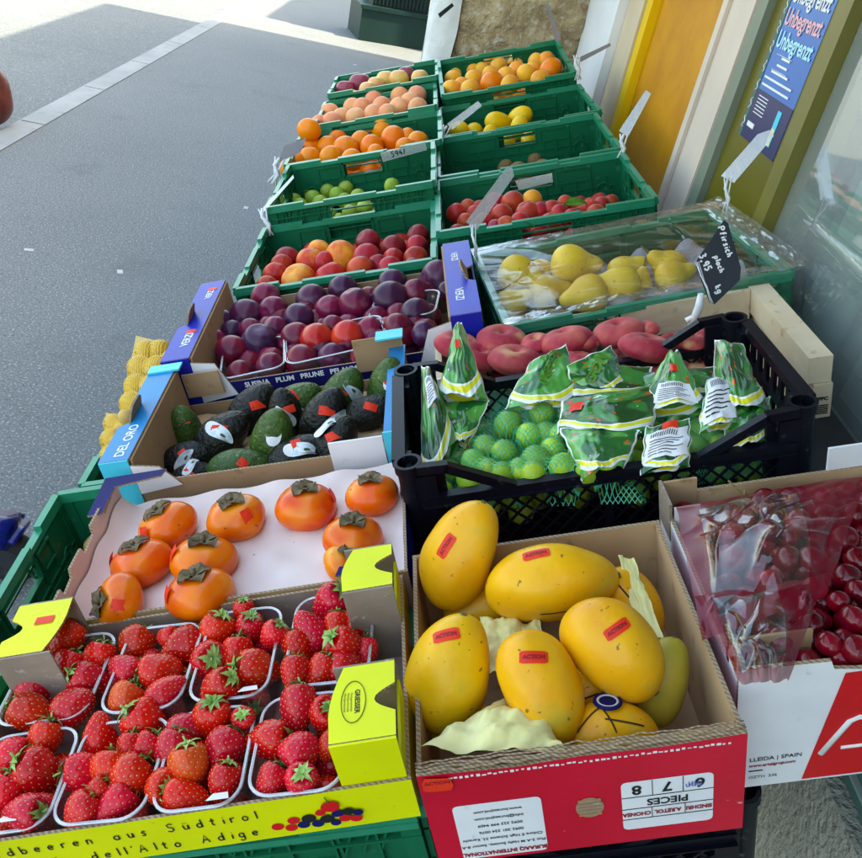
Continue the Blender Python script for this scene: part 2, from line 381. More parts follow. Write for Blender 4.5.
mk('pale_panel', (.45, .50, .46), (.38, .44, .40), 5, rough=.5)
mk('bag_red', (.17, .035, .020), (.07, .010, .008), 10, rough=.35)
mk('blue_gloss', (.003, .01, .16), (.003, .006, .1), 6, rough=.2, coat=.4)
mk('rubber', (.012, .012, .013), (.02, .02, .02), 20, rough=.7)
mk('plaster', (.58, .52, .42), (.50, .45, .36), 1.5, rough=.9, bs=(40, .4, .01))
mk('litter', (.40, .40, .40), (.5, .5, .5), 10, rough=.8)
MT['film'] = film_mat('film', gloss=.02, white=.008, edge=.35, rough=.10)
MT['film_milky'] = film_mat('film_milky', gloss=.06, white=.03, edge=.6)
MT['punnet'] = film_mat('punnet', tint=(.88, .86, .92), gloss=.08, white=.04, rough=.12)
MT['punnet_rim'] = film_mat('punnet_rim', tint=(.8, .8, .86), gloss=.28, white=.22, rough=.15)
G = MT
def glass_mat():
    m, nt, b = base_mat('shop_glass')
    m2 = film_mat('shop_glass', tint=(.80, .90, .86), gloss=.10, white=.12, rough=.03, bmp=0); return m2
MT['glass'] = glass_mat()
def corr():
    m, nt, b = base_mat('corrugated_edge'); b.inputs['Roughness'].default_value = .9
    tc = nd(nt, 'ShaderNodeTexCoord'); w = nd(nt, 'ShaderNodeTexWave', bands_direction='DIAGONAL'); w.inputs['Scale'].default_value = 95; w.inputs['Distortion'].default_value = 2.5; w.inputs['Detail Scale'].default_value = 3
    nt.links.new(tc.outputs['Object'], w.inputs[0])
    nt.links.new(mixc(nt, ramp(nt, w.outputs[1], .35, .65), (.38, .27, .17), (.20, .135, .08)), b.inputs['Base Color']); return m
MT['corr'] = corr()
def print_film(name, dark=(.008, .065, .012), light=(.03, .20, .03)):
    """printed wrapper: leafy green print, yellow and white curved bands, white seams"""
    m, nt, b = base_mat(name); b.inputs['Roughness'].default_value = .3; b.inputs['Coat Weight'].default_value = .7; b.inputs['Coat Roughness'].default_value = .06
    uv = nd(nt, 'ShaderNodeUVMap'); sx = nd(nt, 'ShaderNodeSeparateXYZ'); nt.links.new(uv.outputs[0], sx.inputs[0])
    U_, V_ = sx.outputs[0], sx.outputs[1]
    def mth(op, a, b_=None):
        n = nd(nt, 'ShaderNodeMath', operation=op)
        for i, v in enumerate((a, b_)):
            if v is None: continue
            if isinstance(v, (int, float)): n.inputs[i].default_value = v
            else: nt.links.new(v, n.inputs[i])
        return n.outputs[0]
    nz = mnoise(nt, 12, 2, True, 'UV'); nz2 = mnoise(nt, 2.4, 1, True, 'UV')
    col = mixc(nt, ramp(nt, nz2, .485, .515), dark, light)
    col = mixc(nt, ramp(nt, nz, .70, .71), col, (.60, .66, .56))
    nz3 = mnoise(nt, 7, 1, True, 'UV')
    col = mixc(nt, ramp(nt, nz3, .68, .69), col, (.6, .07, .01))
    cu = mth('ADD', V_, mth('MULTIPLY', mth('POWER', mth('SUBTRACT', U_, .5), 2.0), -1.1))     # curved lower bands
    def band(lo, hi): return mth('MULTIPLY', mth('GREATER_THAN', cu, lo), mth('LESS_THAN', cu, hi))
    col = mixc(nt, band(-.05, .02), col, (.72, .76, .72)); col = mixc(nt, band(.02, .09), col, (.75, .68, .02))
    col = mixc(nt, band(.09, .115), col, (.75, .78, .74))
    ed = mth('MINIMUM', mth('MINIMUM', U_, mth('SUBTRACT', 1.0, U_)), mth('SUBTRACT', 1.0, V_))
    col = mixc(nt, mth('LESS_THAN', ed, .022), col, (.78, .80, .78))
    nt.links.new(col, b.inputs['Base Color']); bump(nt, b, mnoise(nt, 30, 2, True), .3, .003); return m
MT['wrap'] = print_film('wrap'); MT['wrap2'] = print_film('wrap2', (.01, .12, .02), (.07, .32, .05))
MT['net_green'] = net_mat('net_green', (.02, .42, .20), 38, 38, .19)
MT['net_yellow'] = net_mat('net_yellow', (.80, .50, .02), 26, 26, .30)
def cherry_film():
    m = film_mat('cherry_film', gloss=.05, white=.015, rough=.05, bmp=.05, edge=.4); nt = m.node_tree
    out = [n for n in nt.nodes if n.type == 'OUTPUT_MATERIAL'][0]; src = out.inputs[0].links[0].from_socket
    uv = nd(nt, 'ShaderNodeUVMap'); sx = nd(nt, 'ShaderNodeSeparateXYZ'); nt.links.new(uv.outputs[0], sx.inputs[0])
    def mth(op, a, b_):
        n = nd(nt, 'ShaderNodeMath', operation=op)
        for i, v in enumerate((a, b_)):
            if isinstance(v, (int, float)): n.inputs[i].default_value = v
            else: nt.links.new(v, n.inputs[i])
        return n.outputs[0]
    U_, V_ = sx.outputs[0], sx.outputs[1]
    wv = mth('ADD', V_, mth('MULTIPLY', U_, -.35))
    msk = mth('MAXIMUM', mth('LESS_THAN', U_, .12), mth('GREATER_THAN', V_, .93))
    msk = mth('MAXIMUM', msk, mth('MULTIPLY', mth('GREATER_THAN', mth('ADD', U_, mth('MULTIPLY', V_, .25)), .86), 1.0))
    msk = mth('MAXIMUM', msk, mth('LESS_THAN', V_, .10))
    pr = nd(nt, 'ShaderNodeBsdfPrincipled'); pr.inputs['Base Color'].default_value = (.16, .001, .012, 1); pr.inputs['Roughness'].default_value = .18; pr.inputs['Alpha'].default_value = .74
    mx = nd(nt, 'ShaderNodeMixShader'); nt.links.new(msk, mx.inputs[0]); nt.links.new(src, mx.inputs[1]); nt.links.new(pr.outputs[0], mx.inputs[2])
    nt.links.new(mx.outputs[0], out.inputs[0]); return m
MT['cherry_film'] = cherry_film()

# ------------------------------------------------------------------ fruit meshes
import numpy as np
def blob(name, f, nu, nv, m):
    v = [f(0.0001, 0)]
    for j in range(1, nv):
        for i in range(nu): v.append(f(PI * j / nv, 2 * PI * i / nu))
    v.append(f(PI - .0001, 0)); F = []
    for i in range(nu): F.append((0, 1 + i, 1 + (i + 1) % nu))
    for j in range(nv - 2):
        for i in range(nu):
            a = 1 + j * nu + i; b = 1 + j * nu + (i + 1) % nu
            F.append((a, a + nu, b + nu, b))
    L = len(v) - 1
    for i in range(nu): F.append((L, 1 + (nv - 2) * nu + (i + 1) % nu, 1 + (nv - 2) * nu + i))
    me = bpy.data.meshes.new(name); me.from_pydata([tuple(x) for x in v], [], F); me.materials.append(m)
    me.polygons.foreach_set('use_smooth', [True] * len(F)); me.update(); return me
def round_f(R, sq=.95, dim=.12, dw=.45, cleft=0, lobes=0, seed=0, lump=.025, bot=.05):
    def f(th, ph):
        d = Vector((math.sin(th) * math.cos(ph), math.sin(th) * math.sin(ph), math.cos(th)))
        r = 1 - dim * math.exp(-(th / dw) ** 2) - bot * math.exp(-((PI - th) / .4) ** 2)
        if cleft: r -= cleft * math.exp(-(math.sin(ph) / .16) ** 2) * (1 if math.cos(ph) > 0 else 0) * math.sin(th) ** .5
        if lobes: r += lobes * math.cos(4 * ph) * math.sin(th) ** 2
        r += lump * noise.noise(d * 1.7 + Vector((seed * 7.1, 3, 1)))
        return Vector((d.x * r * R, d.y * r * R, d.z * r * R * sq))
    return f
def profile_f(L, prof, R, bend=0, flat=1, seed=0, lump=.03):
    """prof(t) half-width for t in 0 (top, +z) .. 1"""
    def f(th, ph):
        t = (1 - math.cos(th)) / 2; w = prof(t)
        n_ = 1 + lump * noise.noise(Vector((math.cos(ph) * 1.3 + seed * 5, math.sin(ph) * 1.3, t * 3)))
        return Vector((w * R * math.cos(ph) * n_ + bend * (t * (1 - t)) * 4, w * R * math.sin(ph) * flat * n_, (.5 - t) * L))
    return f
def ell(t): return 2 * math.sqrt(max(0, t * (1 - t)))
def pear_p(t): return ell(t) * (.52 + .62 * (t ** 1.1) - .12 * math.exp(-((t - .25) / .15) ** 2))
def avo_p(t): return ell(t) * (.80 + .28 * t)
def mango_p(t): return ell(t) ** .93 * (.90 + .16 * t)
ME = {}
def strawberry_mesh(seed, m, shp):
    r = random.Random(seed); L = .044 * shp[0]; R = .0215
    def prof(t):      # t 0 top .. 1 tip
        return (ell(t) ** .9) * (1.08 - shp[1] * t)
    def f(th, ph):
        t = (1 - math.cos(th)) / 2; w = prof(t); n_ = 1 + .09 * noise.noise(Vector((math.cos(ph) * 1.2 + seed * 3, math.sin(ph) * 1.2, t * 2.5)))
        z = (.5 - t) * L - .004 * math.exp(-(t / .05) ** 2)
        return Vector((w * R * math.cos(ph) * n_, w * R * .93 * math.sin(ph) * n_, z))
    nu, nv = 84, 60; P_ = []
    for j in range(nv + 1):
        for i in range(nu): P_.append(f(max(1e-3, min(PI - 1e-3, PI * j / nv)), 2 * PI * i / nu))
    P_ = np.array([tuple(p) for p in P_])
    seeds = []; N = 150
    for k in range(N):
        z = 1 - 2 * (k + .5) / N; th = math.acos(z); ph = k * 2.399963 + r.uniform(-.06, .06)
        if th < .35: continue
        p = f(th, ph); e = 1e-2; a = f(th + e, ph) - p; b_ = f(th, ph + e) - p; n = a.cross(b_).normalized()
        seeds.append((p, n, a.normalized()))
    S = np.array([tuple(s_[0]) for s_ in seeds])
    d = np.sqrt(((P_[:, None, :] - S[None]) ** 2).sum(2)).min(1)
    nrm = P_ / np.maximum(np.linalg.norm(P_, axis=1)[:, None], 1e-6)
    P_ = P_ - nrm * (.0009 * np.exp(-(d / .0013) ** 2))[:, None]
    V = [tuple(p) for p in P_]; F = []; MI_ = []
    for j in range(nv):
        for i in range(nu):
            a = j * nu + i; b_ = j * nu + (i + 1) % nu; F.append((a, a + nu, b_ + nu, b_)); MI_.append(0)
    for p, n, a in seeds:
        x = a * .00095; y = n.cross(a).normalized() * .00055; c = p - n * .0004; b0 = len(V)
        for q in (c - x, c + y, c + x, c - y): V.append(tuple(q))
        V.append(tuple(c + n * .0005))
        for i in range(4): F.append((b0 + i, b0 + (i + 1) % 4, b0 + 4)); MI_.append(1)
    me = bpy.data.meshes.new('strawberry'); me.from_pydata(V, [], F); me.materials.append(m); me.materials.append(MT['seed'])
    me.polygons.foreach_set('material_index', MI_); me.polygons.foreach_set('use_smooth', [True] * len(F)); me.update()
    cb = MB(); z0 = L * .5 - .0035
    for k in range(9):
        an = 2 * PI * k / 9 + r.uniform(-.2, .2); ln = r.uniform(.010, .0155); up = r.uniform(-.9, .6); wd = r.uniform(.0026, .0038)
        dx = Vector((math.cos(an), math.sin(an), 0)); sd = Vector((-math.sin(an), math.cos(an), 0)); b0 = len(cb.v)
        for i in range(5):
            s_ = i / 4; p = dx * (ln * s_) + Vector((0, 0, z0 + .003 * math.sin(s_ * PI) + up * .006 * s_ * s_))
            ww = wd * (math.sin(PI * (s_ * .75 + .2))) * (1 - s_ ** 3)
            cb.v += [p + sd * ww + Vector((0, 0, .0008)), p, p - sd * ww + Vector((0, 0, .0008))]
        for i in range(4):
            a = b0 + i * 3; cb.face((a, a + 1, a + 4, a + 3), MT['calyx'], True); cb.face((a + 1, a + 2, a + 5, a + 4), MT['calyx'], True)
    cb.tube([(0, 0, z0), (.001, 0, z0 + .005), (.003, .001, z0 + .009)], [.0013, .001, .0011], MT['calyx'], 6)
    o = cb.build('calyx'); cm = o.data; bpy.data.objects.remove(o)
    return me, cm
STR = [strawberry_mesh(1, MT['strawberry'], (1.0, .42)), strawberry_mesh(2, MT['strawberry'], (1.1, .55)), strawberry_mesh(3, MT['strawberry'], (.9, .30)), strawberry_mesh(4, MT['strawberry'], (1.02, .5)), strawberry_mesh(5, MT['strawberry_pale'], (.95, .35))]
def fm(k, f, mat, nu=30, nv=20): ME.setdefault(k, []).append(blob(k, f, nu, nv, MT[mat]))
for s in range(3):
    for k, m_ in (('D', 'plum_dark'), ('M', 'plum_magenta'), ('R', 'plum_red')): fm('plum' + k, round_f(.03, 1.05, .12, .3, .03, seed=s), m_, 36, 24)
    for k, m_ in (('R', 'peach_red'), ('O', 'peach_orange'), ('K', 'peach_dark')): fm('peach' + k, round_f(.034, .93, .16, .35, .055, seed=s + 5), m_, 36, 24)
    fm('donut', round_f(.043, .50, .52, .30, .05, seed=s + 9, bot=.25, lump=.03), 'donut', 48, 32)
    fm('lime', round_f(.022, 1.1, -.05, .25, seed=s, bot=-.05), 'lime', 28, 18)
    fm('greenplum', round_f(.018, 1.05, .08, .3, .02, seed=s), 'greenplum', 24, 16)
    fm('lemon', profile_f(.075, lambda t: ell(t) ** .9, .027, seed=s), 'lemon')
    fm('orange', round_f(.034, .96, .06, .2, seed=s), 'orange')
    fm('apricot', round_f(.028, .97, .14, .3, .04, seed=s), 'apricot')
    fm('apricotY', round_f(.027, .97, .14, .3, .04, seed=s), 'apricot_yellow')
    fm('apricotR', round_f(.026, .98, .14, .3, .04, seed=s), 'apricot_red')
    fm('kiwi', profile_f(.062, lambda t: ell(t) ** .9, .024, seed=s), 'kiwi')
    fm('pear', profile_f(.092, pear_p, .043, bend=.001, seed=s), 'pear', 36, 28)
    fm('cherry', round_f(.0155, .92, .22, .3, .03, seed=s, lump=.03), 'cherry', 26, 18)
    fm('potato', profile_f(.07, lambda t: ell(t) ** .9, .025, seed=s, lump=.12), 'potato', 24, 16)
fm('applep', round_f(.035, .92, .2, .35, seed=1, bot=.12), 'apple_purple'); fm('appley', round_f(.034, .92, .2, .35, seed=2, bot=.12), 'apple_yellow')
for s in range(2):
    fm('persimmon', round_f(.040, .74, .16, .45, lobes=.03, seed=s + 20, bot=.06), 'persimmon', 40, 28)
    fm('avoD', profile_f(.100, avo_p, .033, seed=s + 30), 'avocado_dark', 40, 30); fm('avoG', profile_f(.105, avo_p, .034, seed=s + 40), 'avocado_green', 40, 30)
    fm('mango', profile_f(.125, mango_p, .041, bend=.006, flat=.86, seed=s + 50, lump=.07), 'mango', 44, 36)
fm('mangoG', profile_f(.125, mango_p, .038, bend=.006, flat=.86, seed=53), 'mango_green', 44, 36)
def dry_calyx():
    cb = MB(); r = random.Random(5)
    for k in range(4):
        an = 2 * PI * k / 4 + .4
        dx = Vector((math.cos(an), math.sin(an), 0)); sd = Vector((-math.sin(an), math.cos(an), 0)); b0 = len(cb.v); n = 7
        for i in range(n):
            s_ = i / (n - 1); ww = .0115 * math.sin(PI * (.18 + .80 * s_)) ** .7
            p = dx * (.021 * s_) + Vector((0, 0, .0255 + .005 * math.sin(s_ * 3) - .002 * s_))
            for q in (-1, -.5, 0, .5, 1):
                cb.v.append(p + sd * ww * q + Vector((0, 0, .003 * abs(q) + .0035 * noise.noise(Vector((s_ * 4, q * 3, k * 3.3))))))
        for i in range(n - 1):
            for q in range(4):
                a = b0 + i * 5 + q; cb.face((a, a + 1, a + 6, a + 5), MT['calyx_dry'], True)
    cb.tube([(0, 0, .022), (0, 0, .030), (.002, 0, .034)], [.004, .003, .0035], MT['calyx_dry'], 8)
    o = cb.build('calyx'); m = o.data; bpy.data.objects.remove(o); return m
DRY = dry_calyx()
def patch_mesh(name, w, h, R, m, n=4, notch=0):
    """small sticker that hugs a round surface of radius R, centred on +z"""
    b = MB()
    def f(a, c):
        x = (a - .5) * w; y = (c - .5) * h
        if notch and (c in (0, 1)): x *= .85
        return (x, y, math.sqrt(max(0, R * R - x * x - y * y)) - R + .0006)
    b.grid(n, n, f, m); o = b.build(name); me = o.data; bpy.data.objects.remove(o); return me

def creases(seed, n, wd=.012, amp=1.0, aniso=1.0):
    q = random.Random(seed); L = []
    for _ in range(n):
        x, y, an, ln = q.random(), q.random(), q.uniform(0, PI), q.uniform(.12, .5)
        L.append((x, y, math.cos(an), math.sin(an), ln, q.uniform(.3, 1) * q.choice((1, 1, -.7)), wd * q.uniform(.6, 2)))
    def f(u, v):
        s = 0
        for x, y, cx, cy, ln, a_, w_ in L:
            du, dv = u - x, v - y; t_ = du * cx + dv * cy
            if abs(t_) > ln: continue
            d = abs(-du * cy + dv * cx + .04 * math.sin(t_ * 9 + x * 20))
            if d < w_ * 4: s += a_ * math.exp(-d / w_) * (1 - abs(t_) / ln)
        return s * amp
    return f
ORD = ['leftmost', 'second from left', 'third from left', 'fourth from left', 'fifth from left', 'sixth from left', 'seventh from left', 'eighth from left', 'ninth from left', 'tenth from left', 'eleventh from left', 'twelfth from left']
ROWN = {1: [''], 2: ['front', 'back'], 3: ['front', 'middle', 'back'], 4: ['front', 'second', 'third', 'back'], 5: ['front', 'second', 'third', 'fourth', 'back'], 6: ['front', 'second', 'third', 'fourth', 'fifth', 'back'], 7: ['front', 'second', 'third', 'fourth', 'fifth', 'sixth', 'back']}
def auto_labels(items, noun, place, per=6):
    """items: (obj, px, py, adj)"""
    it = sorted(items, key=lambda q: -q[2]); n = max(1, round(len(it) / per)); n = min(n, 7)
    k = math.ceil(len(it) / n)
    rows = [it[i * k:(i + 1) * k] for i in range(n)]; rows = [r for r in rows if r]; names = ROWN[len(rows)]
    for r, nm in zip(rows, names):
        for i, q in enumerate(sorted(r, key=lambda q: q[1])):
            adj = q[3] + ' ' if q[3] else ''
            q[0]['label'] = (adj + noun + ', ' + ORD[i] + (' in the %s row' % nm if nm else '') + ' of the ' + place) if nm else adj + noun + ', ' + ORD[i] + ' in the ' + place
def orient(ang, tilt, roll=0):
    a = math.radians(ang); d = (RC @ Vector((math.cos(a), math.sin(a), tilt))).normalized()
    return d.to_track_quat('Z', 'Y').to_matrix().to_4x4() @ Matrix.Rotation(roll, 4, 'Z')
def randrot(r=rnd): return Euler((r.uniform(0, 6.28), r.uniform(0, 6.28), r.uniform(0, 6.28))).to_matrix().to_4x4()
def put(name, me, px, py, w, rpx, nomR, rot=None, cat=None, group=None, smin=.6, smax=1.5):
    p, t = at(px, py, w); s = max(smin, min(smax, rpx * t / FPX / nomR)) if rpx else 1
    mat = Matrix.Translation(M @ p) @ (rot if rot is not None else randrot()) @ Matrix.Scale(s, 4)
    o = link(name, me, None, mat); tag(o, None, cat, group); return o
def fruits(name, cat, lst, w, nomR, codes, noun, place, group, per=6, adj=None, ymin=None):
    """lst: (px,py,r[,code[,dw]])"""
    items = []
    if ymin is not None: lst = [q for q in lst if at(q[0], q[1], w)[0].y > ymin or len(q) > 4]
    for q in lst:
        code = q[3] if len(q) > 3 else codes[0]; dw = q[4] if len(q) > 4 else 0
        me = rnd.choice(ME[code])
        o = put(name, me, q[0], q[1], w + dw, q[2], nomR, None, cat, group)
        items.append((o, q[0], q[1], (adj or {}).get(code, '')))
    auto_labels(items, noun, place, per); return [i[0] for i in items]
def fill(name, cat, code, rect, w, R, label, group, mat=None, jit=.25, rz=0, skip=0):
    """lower layer of the same fruit; rect u0,u1,y0,y1"""
    u0, u1, y0, y1 = rect; d = R * 1.9; j = 0; y = y0 + R; out = []
    cu, cy = (u0 + u1) / 2, (y0 + y1) / 2
    while y <= y1 - R * .8:
        u = u0 + R + (R * .95 if j % 2 else 0)
        while u <= u1 - R * .8:
            if rnd.random() >= skip:
                du, dy = u - cu + rnd.uniform(-1, 1) * R * jit, y - cy + rnd.uniform(-1, 1) * R * jit
                pu = cu + du * math.cos(rz) - dy * math.sin(rz); py_ = cy + du * math.sin(rz) + dy * math.cos(rz)
                s = rnd.uniform(.92, 1.04)
                o = link(name, rnd.choice(ME[code]), None, M @ Matrix.Translation((pu, py_, w + rnd.uniform(-.3, .3) * R)) @ randrot() @ Matrix.Scale(s, 4))
                tag(o, label, cat, group); out.append(o)
            u += d
        y += d * .88; j += 1
    return out

# ------------------------------------------------------------------ crates and boxes
def wall_T(A, B, z=0):
    """local x along A->B, y up, z outward (to the right of A->B)"""
    A = Vector((A[0], A[1], z)); B = Vector((B[0], B[1], z)); x = (B - A).normalized(); up = Vector((0, 0, 1)); o = x.cross(up)
    T = Matrix((x, up, o)).transposed().to_4x4(); T.translation = A; return T, (B - A).length
def green_wall(L, H, hole=True, steps=True):
    g = MT['green_plastic']; b = MB(); r = MT['green_plastic_worn']
    def bx(x0, x1, z0, z1, o0, o1, m=g): b.box(x0, x1, z0, z1, o0, o1, m)   # x along, y up, z outward
    t0, t1 = -.0015, .0015; hw = .064; zt = H - .066; RM = MT['green_rim_sheen']
    if hole:
        bx(.0, L / 2 - hw, 0, H - .014, t0, t1); bx(L / 2 + hw, L, 0, H - .014, t0, t1); bx(L / 2 - hw, L / 2 + hw, 0, zt, t0, t1)
        for q in ((L / 2 - hw - .004, L / 2 + hw + .004, H - .022, H - .014), (L / 2 - hw - .004, L / 2 - hw, zt, H - .014), (L / 2 + hw, L / 2 + hw + .004, zt, H - .014), (L / 2 - hw - .004, L / 2 + hw + .004, zt, zt + .005)): bx(*q, -.005, .007)
    else: bx(0, L, 0, H - .014, t0, t1)
    z = .020
    while z + .02 < zt - .004:
        bx(.024, L - .024, z, z + .016, .0015, .0040); bx(.024, L - .024, z, z + .016, -.0040, -.0015); z += .030
    for x0, x1 in ((.09, L / 2 - hw - .014), (L / 2 + hw + .014, L - .09)):
        if x1 - x0 > .03:
            for o_ in ((.0015, .0055), (-.0055, -.0015)):
                bx(x0, x1, zt + .002, zt + .006, *o_); bx(x0, x1, H - .026, H - .022, *o_); bx(x0, x0 + .004, zt + .006, H - .026, *o_); bx(x1 - .004, x1, zt + .006, H - .026, *o_)
    # rim: a flange, raised towards both ends
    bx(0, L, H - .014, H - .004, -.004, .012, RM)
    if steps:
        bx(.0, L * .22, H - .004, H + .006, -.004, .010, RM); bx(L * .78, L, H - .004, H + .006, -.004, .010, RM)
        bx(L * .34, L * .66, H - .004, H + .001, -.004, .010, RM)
    bx(0, L, H - .036, H - .032, .0015, .009); bx(0, L, .0, .006, .0015, .009); bx(0, L, H * .46, H * .46 + .004, .0015, .007)
    bx(.02, L - .02, H * .46, H * .46 + .003, -.005, -.0015)
    bx(.0, .022, 0, H - .014, -.004, .008); bx(L - .022, L, 0, H - .014, -.004, .008)
    n = max(4, int(L / .045))
    for i in range(1, n):
        x = L * i / n
        if hole and abs(x - L / 2) < hw + .006:
            bx(x - .0015, x + .0015, 0, zt, .0015, .008); bx(x - .0015, x + .0015, 0, zt, -.005, -.0015)
        else:
            bx(x - .0015, x + .0015, 0, H - .014, .0015, .008); bx(x - .0015, x + .0015, 0, zt + .004, -.005, -.0015)
    for x0, dx in ((.03, 1), (L / 2 + hw + .01, 1), (L - .09, -1), (L * .28, -1)):       # slanting ribs in the top band
        for k in range(3):
            x = x0 + k * .02
            if x + .02 < L: b.bar((x, H - .058, .004), (x + .014, H - .018, .004), .003, .005, g, (0, 0, 1))
    for cx in (.055, L - .055):      # moulded rings near both ends, inside and outside
        for o_ in (-.003, .003):
            pts = [(cx + .019 * math.cos(2 * PI * i / 18), H * .42 + .019 * math.sin(2 * PI * i / 18), o_) for i in range(18)]
            b.tube(pts, .0024, g, 5, closed=True)
    return b
WCACHE = {}
def green_crate(u0, u1, y0, y1, top, H, label, rz=0, rx=0, group='green plastic crates on the display'):
    cu, cy = (u0 + u1) / 2, (y0 + y1) / 2; W = u1 - u0; D = y1 - y0
    r = empty('plastic_crate', label, 'crate', sp(cu, cy, top - H, rz, rx), group)
    for nm, A, B_ in (('long_panel', (-W / 2, -D / 2), (W / 2, -D / 2)), ('long_panel', (W / 2, D / 2), (-W / 2, D / 2)), ('end_panel', (W / 2, -D / 2), (W / 2, D / 2)), ('end_panel', (-W / 2, D / 2), (-W / 2, -D / 2))):
        T, L = wall_T(A, B_); key = (round(L, 3), round(H, 3))
        if key not in WCACHE:
            o = green_wall(L, H).build(nm, r, None, T); WCACHE[key] = o.data
            mod = None
        else: link(nm, WCACHE[key], r, T)
    b = MB(); g = MT['green_plastic']; n = 9
    b.box(-W / 2 + .004, W / 2 - .004, -D / 2 + .004, D / 2 - .004, .001, .004, g)
    for i in range(1, n): b.box(-W / 2 + W * i / n - .002, -W / 2 + W * i / n + .002, -D / 2 + .006, D / 2 - .006, .0045, .008, g)
    b.build('base', r)
    return r
def tray(name, label, cat, u0, u1, y0, y1, wb, wt, rz=0, group=None, mf='cardboard', mbk='cardboard', mbase='cardboard', outlines=None, t=.004, mfs=None):
    """open cardboard tray. outlines: dict side -> polygon (s 0..1 along, h absolute) ; mfs: side -> (front, back)"""
    cu, cy = (u0 + u1) / 2, (y0 + y1) / 2; W = u1 - u0; D = y1 - y0; H = wt - wb
    r = empty(name, label, cat, sp(cu, cy, wb, rz), group)
    S = {'front': ((-W / 2, -D / 2), (W / 2, -D / 2)), 'right': ((W / 2 - .0005, -D / 2 + .0045), (W / 2 - .0005, D / 2 - .0045)), 'back': ((W / 2, D / 2), (-W / 2, D / 2)), 'left': ((-W / 2 + .0005, D / 2 - .0045), (-W / 2 + .0005, -D / 2 + .0045))}
    for k, (A, B_) in S.items():
        T, L = wall_T(A, B_); b = MB(); ol = (outlines or {}).get(k) or [(0, 0), (1, 0), (1, H), (0, H)]
        f_, k_ = (mfs or {}).get(k, (mf, mbk))
        b.prism([(s_ * L, h) for s_, h in ol], t, T, MT[f_], MT[k_], MT['corr'])
        o = b.build('side_wall' if k in ('left', 'right') else 'end_wall', r)
    b = MB(); b.box(-W / 2 + .006, W / 2 - .006, -D / 2 + .006, D / 2 - .006, .001, .004, MT[mbase]); b.build('base', r)
    return r

# ================================================================== THE SETTING
def struct(b, name): o = b.build(name); o['kind'] = 'structure'; return o
b = MB(); b.box(-2.045, 40, -30, 80, -.3, 0, G['pave']); struct(b, 'pavement')
b = MB(); b.box(-60, -2.19, -30, 80, -.4, -.05, G['road']); struct(b, 'road')
b = MB(); y = -12
while y < 40:
    b.box(-2.185, -2.05, y, y + .985, -.3, .004, G['kerb_stone']); y += 1.0
b.box(-2.20, -2.03, -30, 60, -.35, -.003, G['kerb_stone']); struct(b, 'kerb')
# far ground and the country beyond
b = MB(); b.box(-900, 900, -900, 900, -1, -.42, G['plaster']); struct(b, 'ground')
for px, py in ((124, 78), (355, 65), (120, 272), (29, 250), (246, 208)):
    p = gnd(px, py); b = MB(); a = rnd.uniform(0, 3)
    b.box(-.018, .018, -.011, .011, 0, .002, G['litter'], Matrix.Translation(p) @ Matrix.Rotation(a, 4, 'Z'))
    o = b.build('litter_scrap'); tag(o, {124: 'largest pale scrap of litter on the pavement beside the kerb', 355: 'pale scrap of litter far up the pavement near the crates', 120: 'pale scrap of litter on the grey pavement, nearest one left of the peaches', 29: 'pale scrap of litter at the left edge of the pavement', 246: 'pale scrap of litter on the pavement beside the lime crate'}[px], 'litter', 'scraps of litter on the pavement')
WX = .85
def zr(z): return z + 1.55
b = MB()
b.box(WX + .9, 7, -9, 9.25, 0, 6.0, G['plaster'])
b.box(WX, WX + .9, -9, -.6, 0, 6.0, G['plaster']); b.box(WX, WX + .9, 4.9, 9.25, 0, 6.0, G['plaster']); b.box(WX, WX + .9, -.6, 4.9, 2.5, 6.0, G['plaster'])
o = b.build('building_wall'); tag(o, 'beige plastered building behind the shopfront along the pavement', 'building')
b = MB(); b.box(2.2, 9, 10.1, 14, 0, 5.9, G['plaster']); o = b.build('neighbouring_house'); tag(o, 'plain house beyond the gap after the shop building', 'building')
sf = empty('shopfront', 'shopfront with orange door, white frame and green tinted glass along the stall', 'shopfront', Matrix.Translation((WX, 1.2, 0)))
def sfp(name, mat, y0, y1, z0, z1, x0=0.0, x1=.08, extra=None):
    b = MB(); b.box(x0, x1, y0 - 1.2, y1 - 1.2, z0, z1, G[mat])
    if extra: extra(b)
    return b.build(name, sf)
sfp('orange_door', 'orange_door', 2.815, 3.70, .02, 2.4, .035, .09)
sfp('door_edge', 'yellow_trim', 3.703, 3.80, 0, 2.5, .0, .085)
sfp('door_reveal', 'beige_wall', 3.803, 4.10, 0, 2.5, -.01, .3)
sfp('door_gap', 'black_print', 2.752, 2.812, 0, 2.5, .004, .12)
sfp('door_frame', 'frame_pinkish', 2.46, 2.75, 0, 2.5, -.01, .2, lambda b: (b.box(-.022, -.0105, 1.27, 1.33, 0, 2.5, G['frame_pinkish']), b.box(-.022, -.0105, 1.50, 1.545, 0, 2.5, G['frame_pinkish'])))
sfp('frame_profile', 'frame_green', 2.385, 2.457, 0, 2.5, -.02, .2)
sfp('side_panel', 'olive_panel', 2.0, 2.382, 0, 2.5, .0, .1)
sfp('frame_profile', 'olive_light', 1.93, 1.997, .55, 2.5, -.01, .1)
sfp('shop_window', 'glass', -.6, 1.927, zr(-.76), 2.5, .02, .026)
sfp('window_sill', 'frame_green', -.6, 1.997, zr(-.80), zr(-.762), -.03, .1)
def lou(b):
    for k in range(5): b.box(-.012, -.0005, -1.79, .79, zr(-1.05) + .03 + k * .048, zr(-1.05) + .034 + k * .048, G['pale_panel'])
sfp('lower_panel', 'teal_panel', -.6, 1.997, zr(-1.05), zr(-.803), .0, .1, lou)
sfp('plinth', 'roughcast', -.6, 1.997, 0, zr(-1.053), -.03, .1)
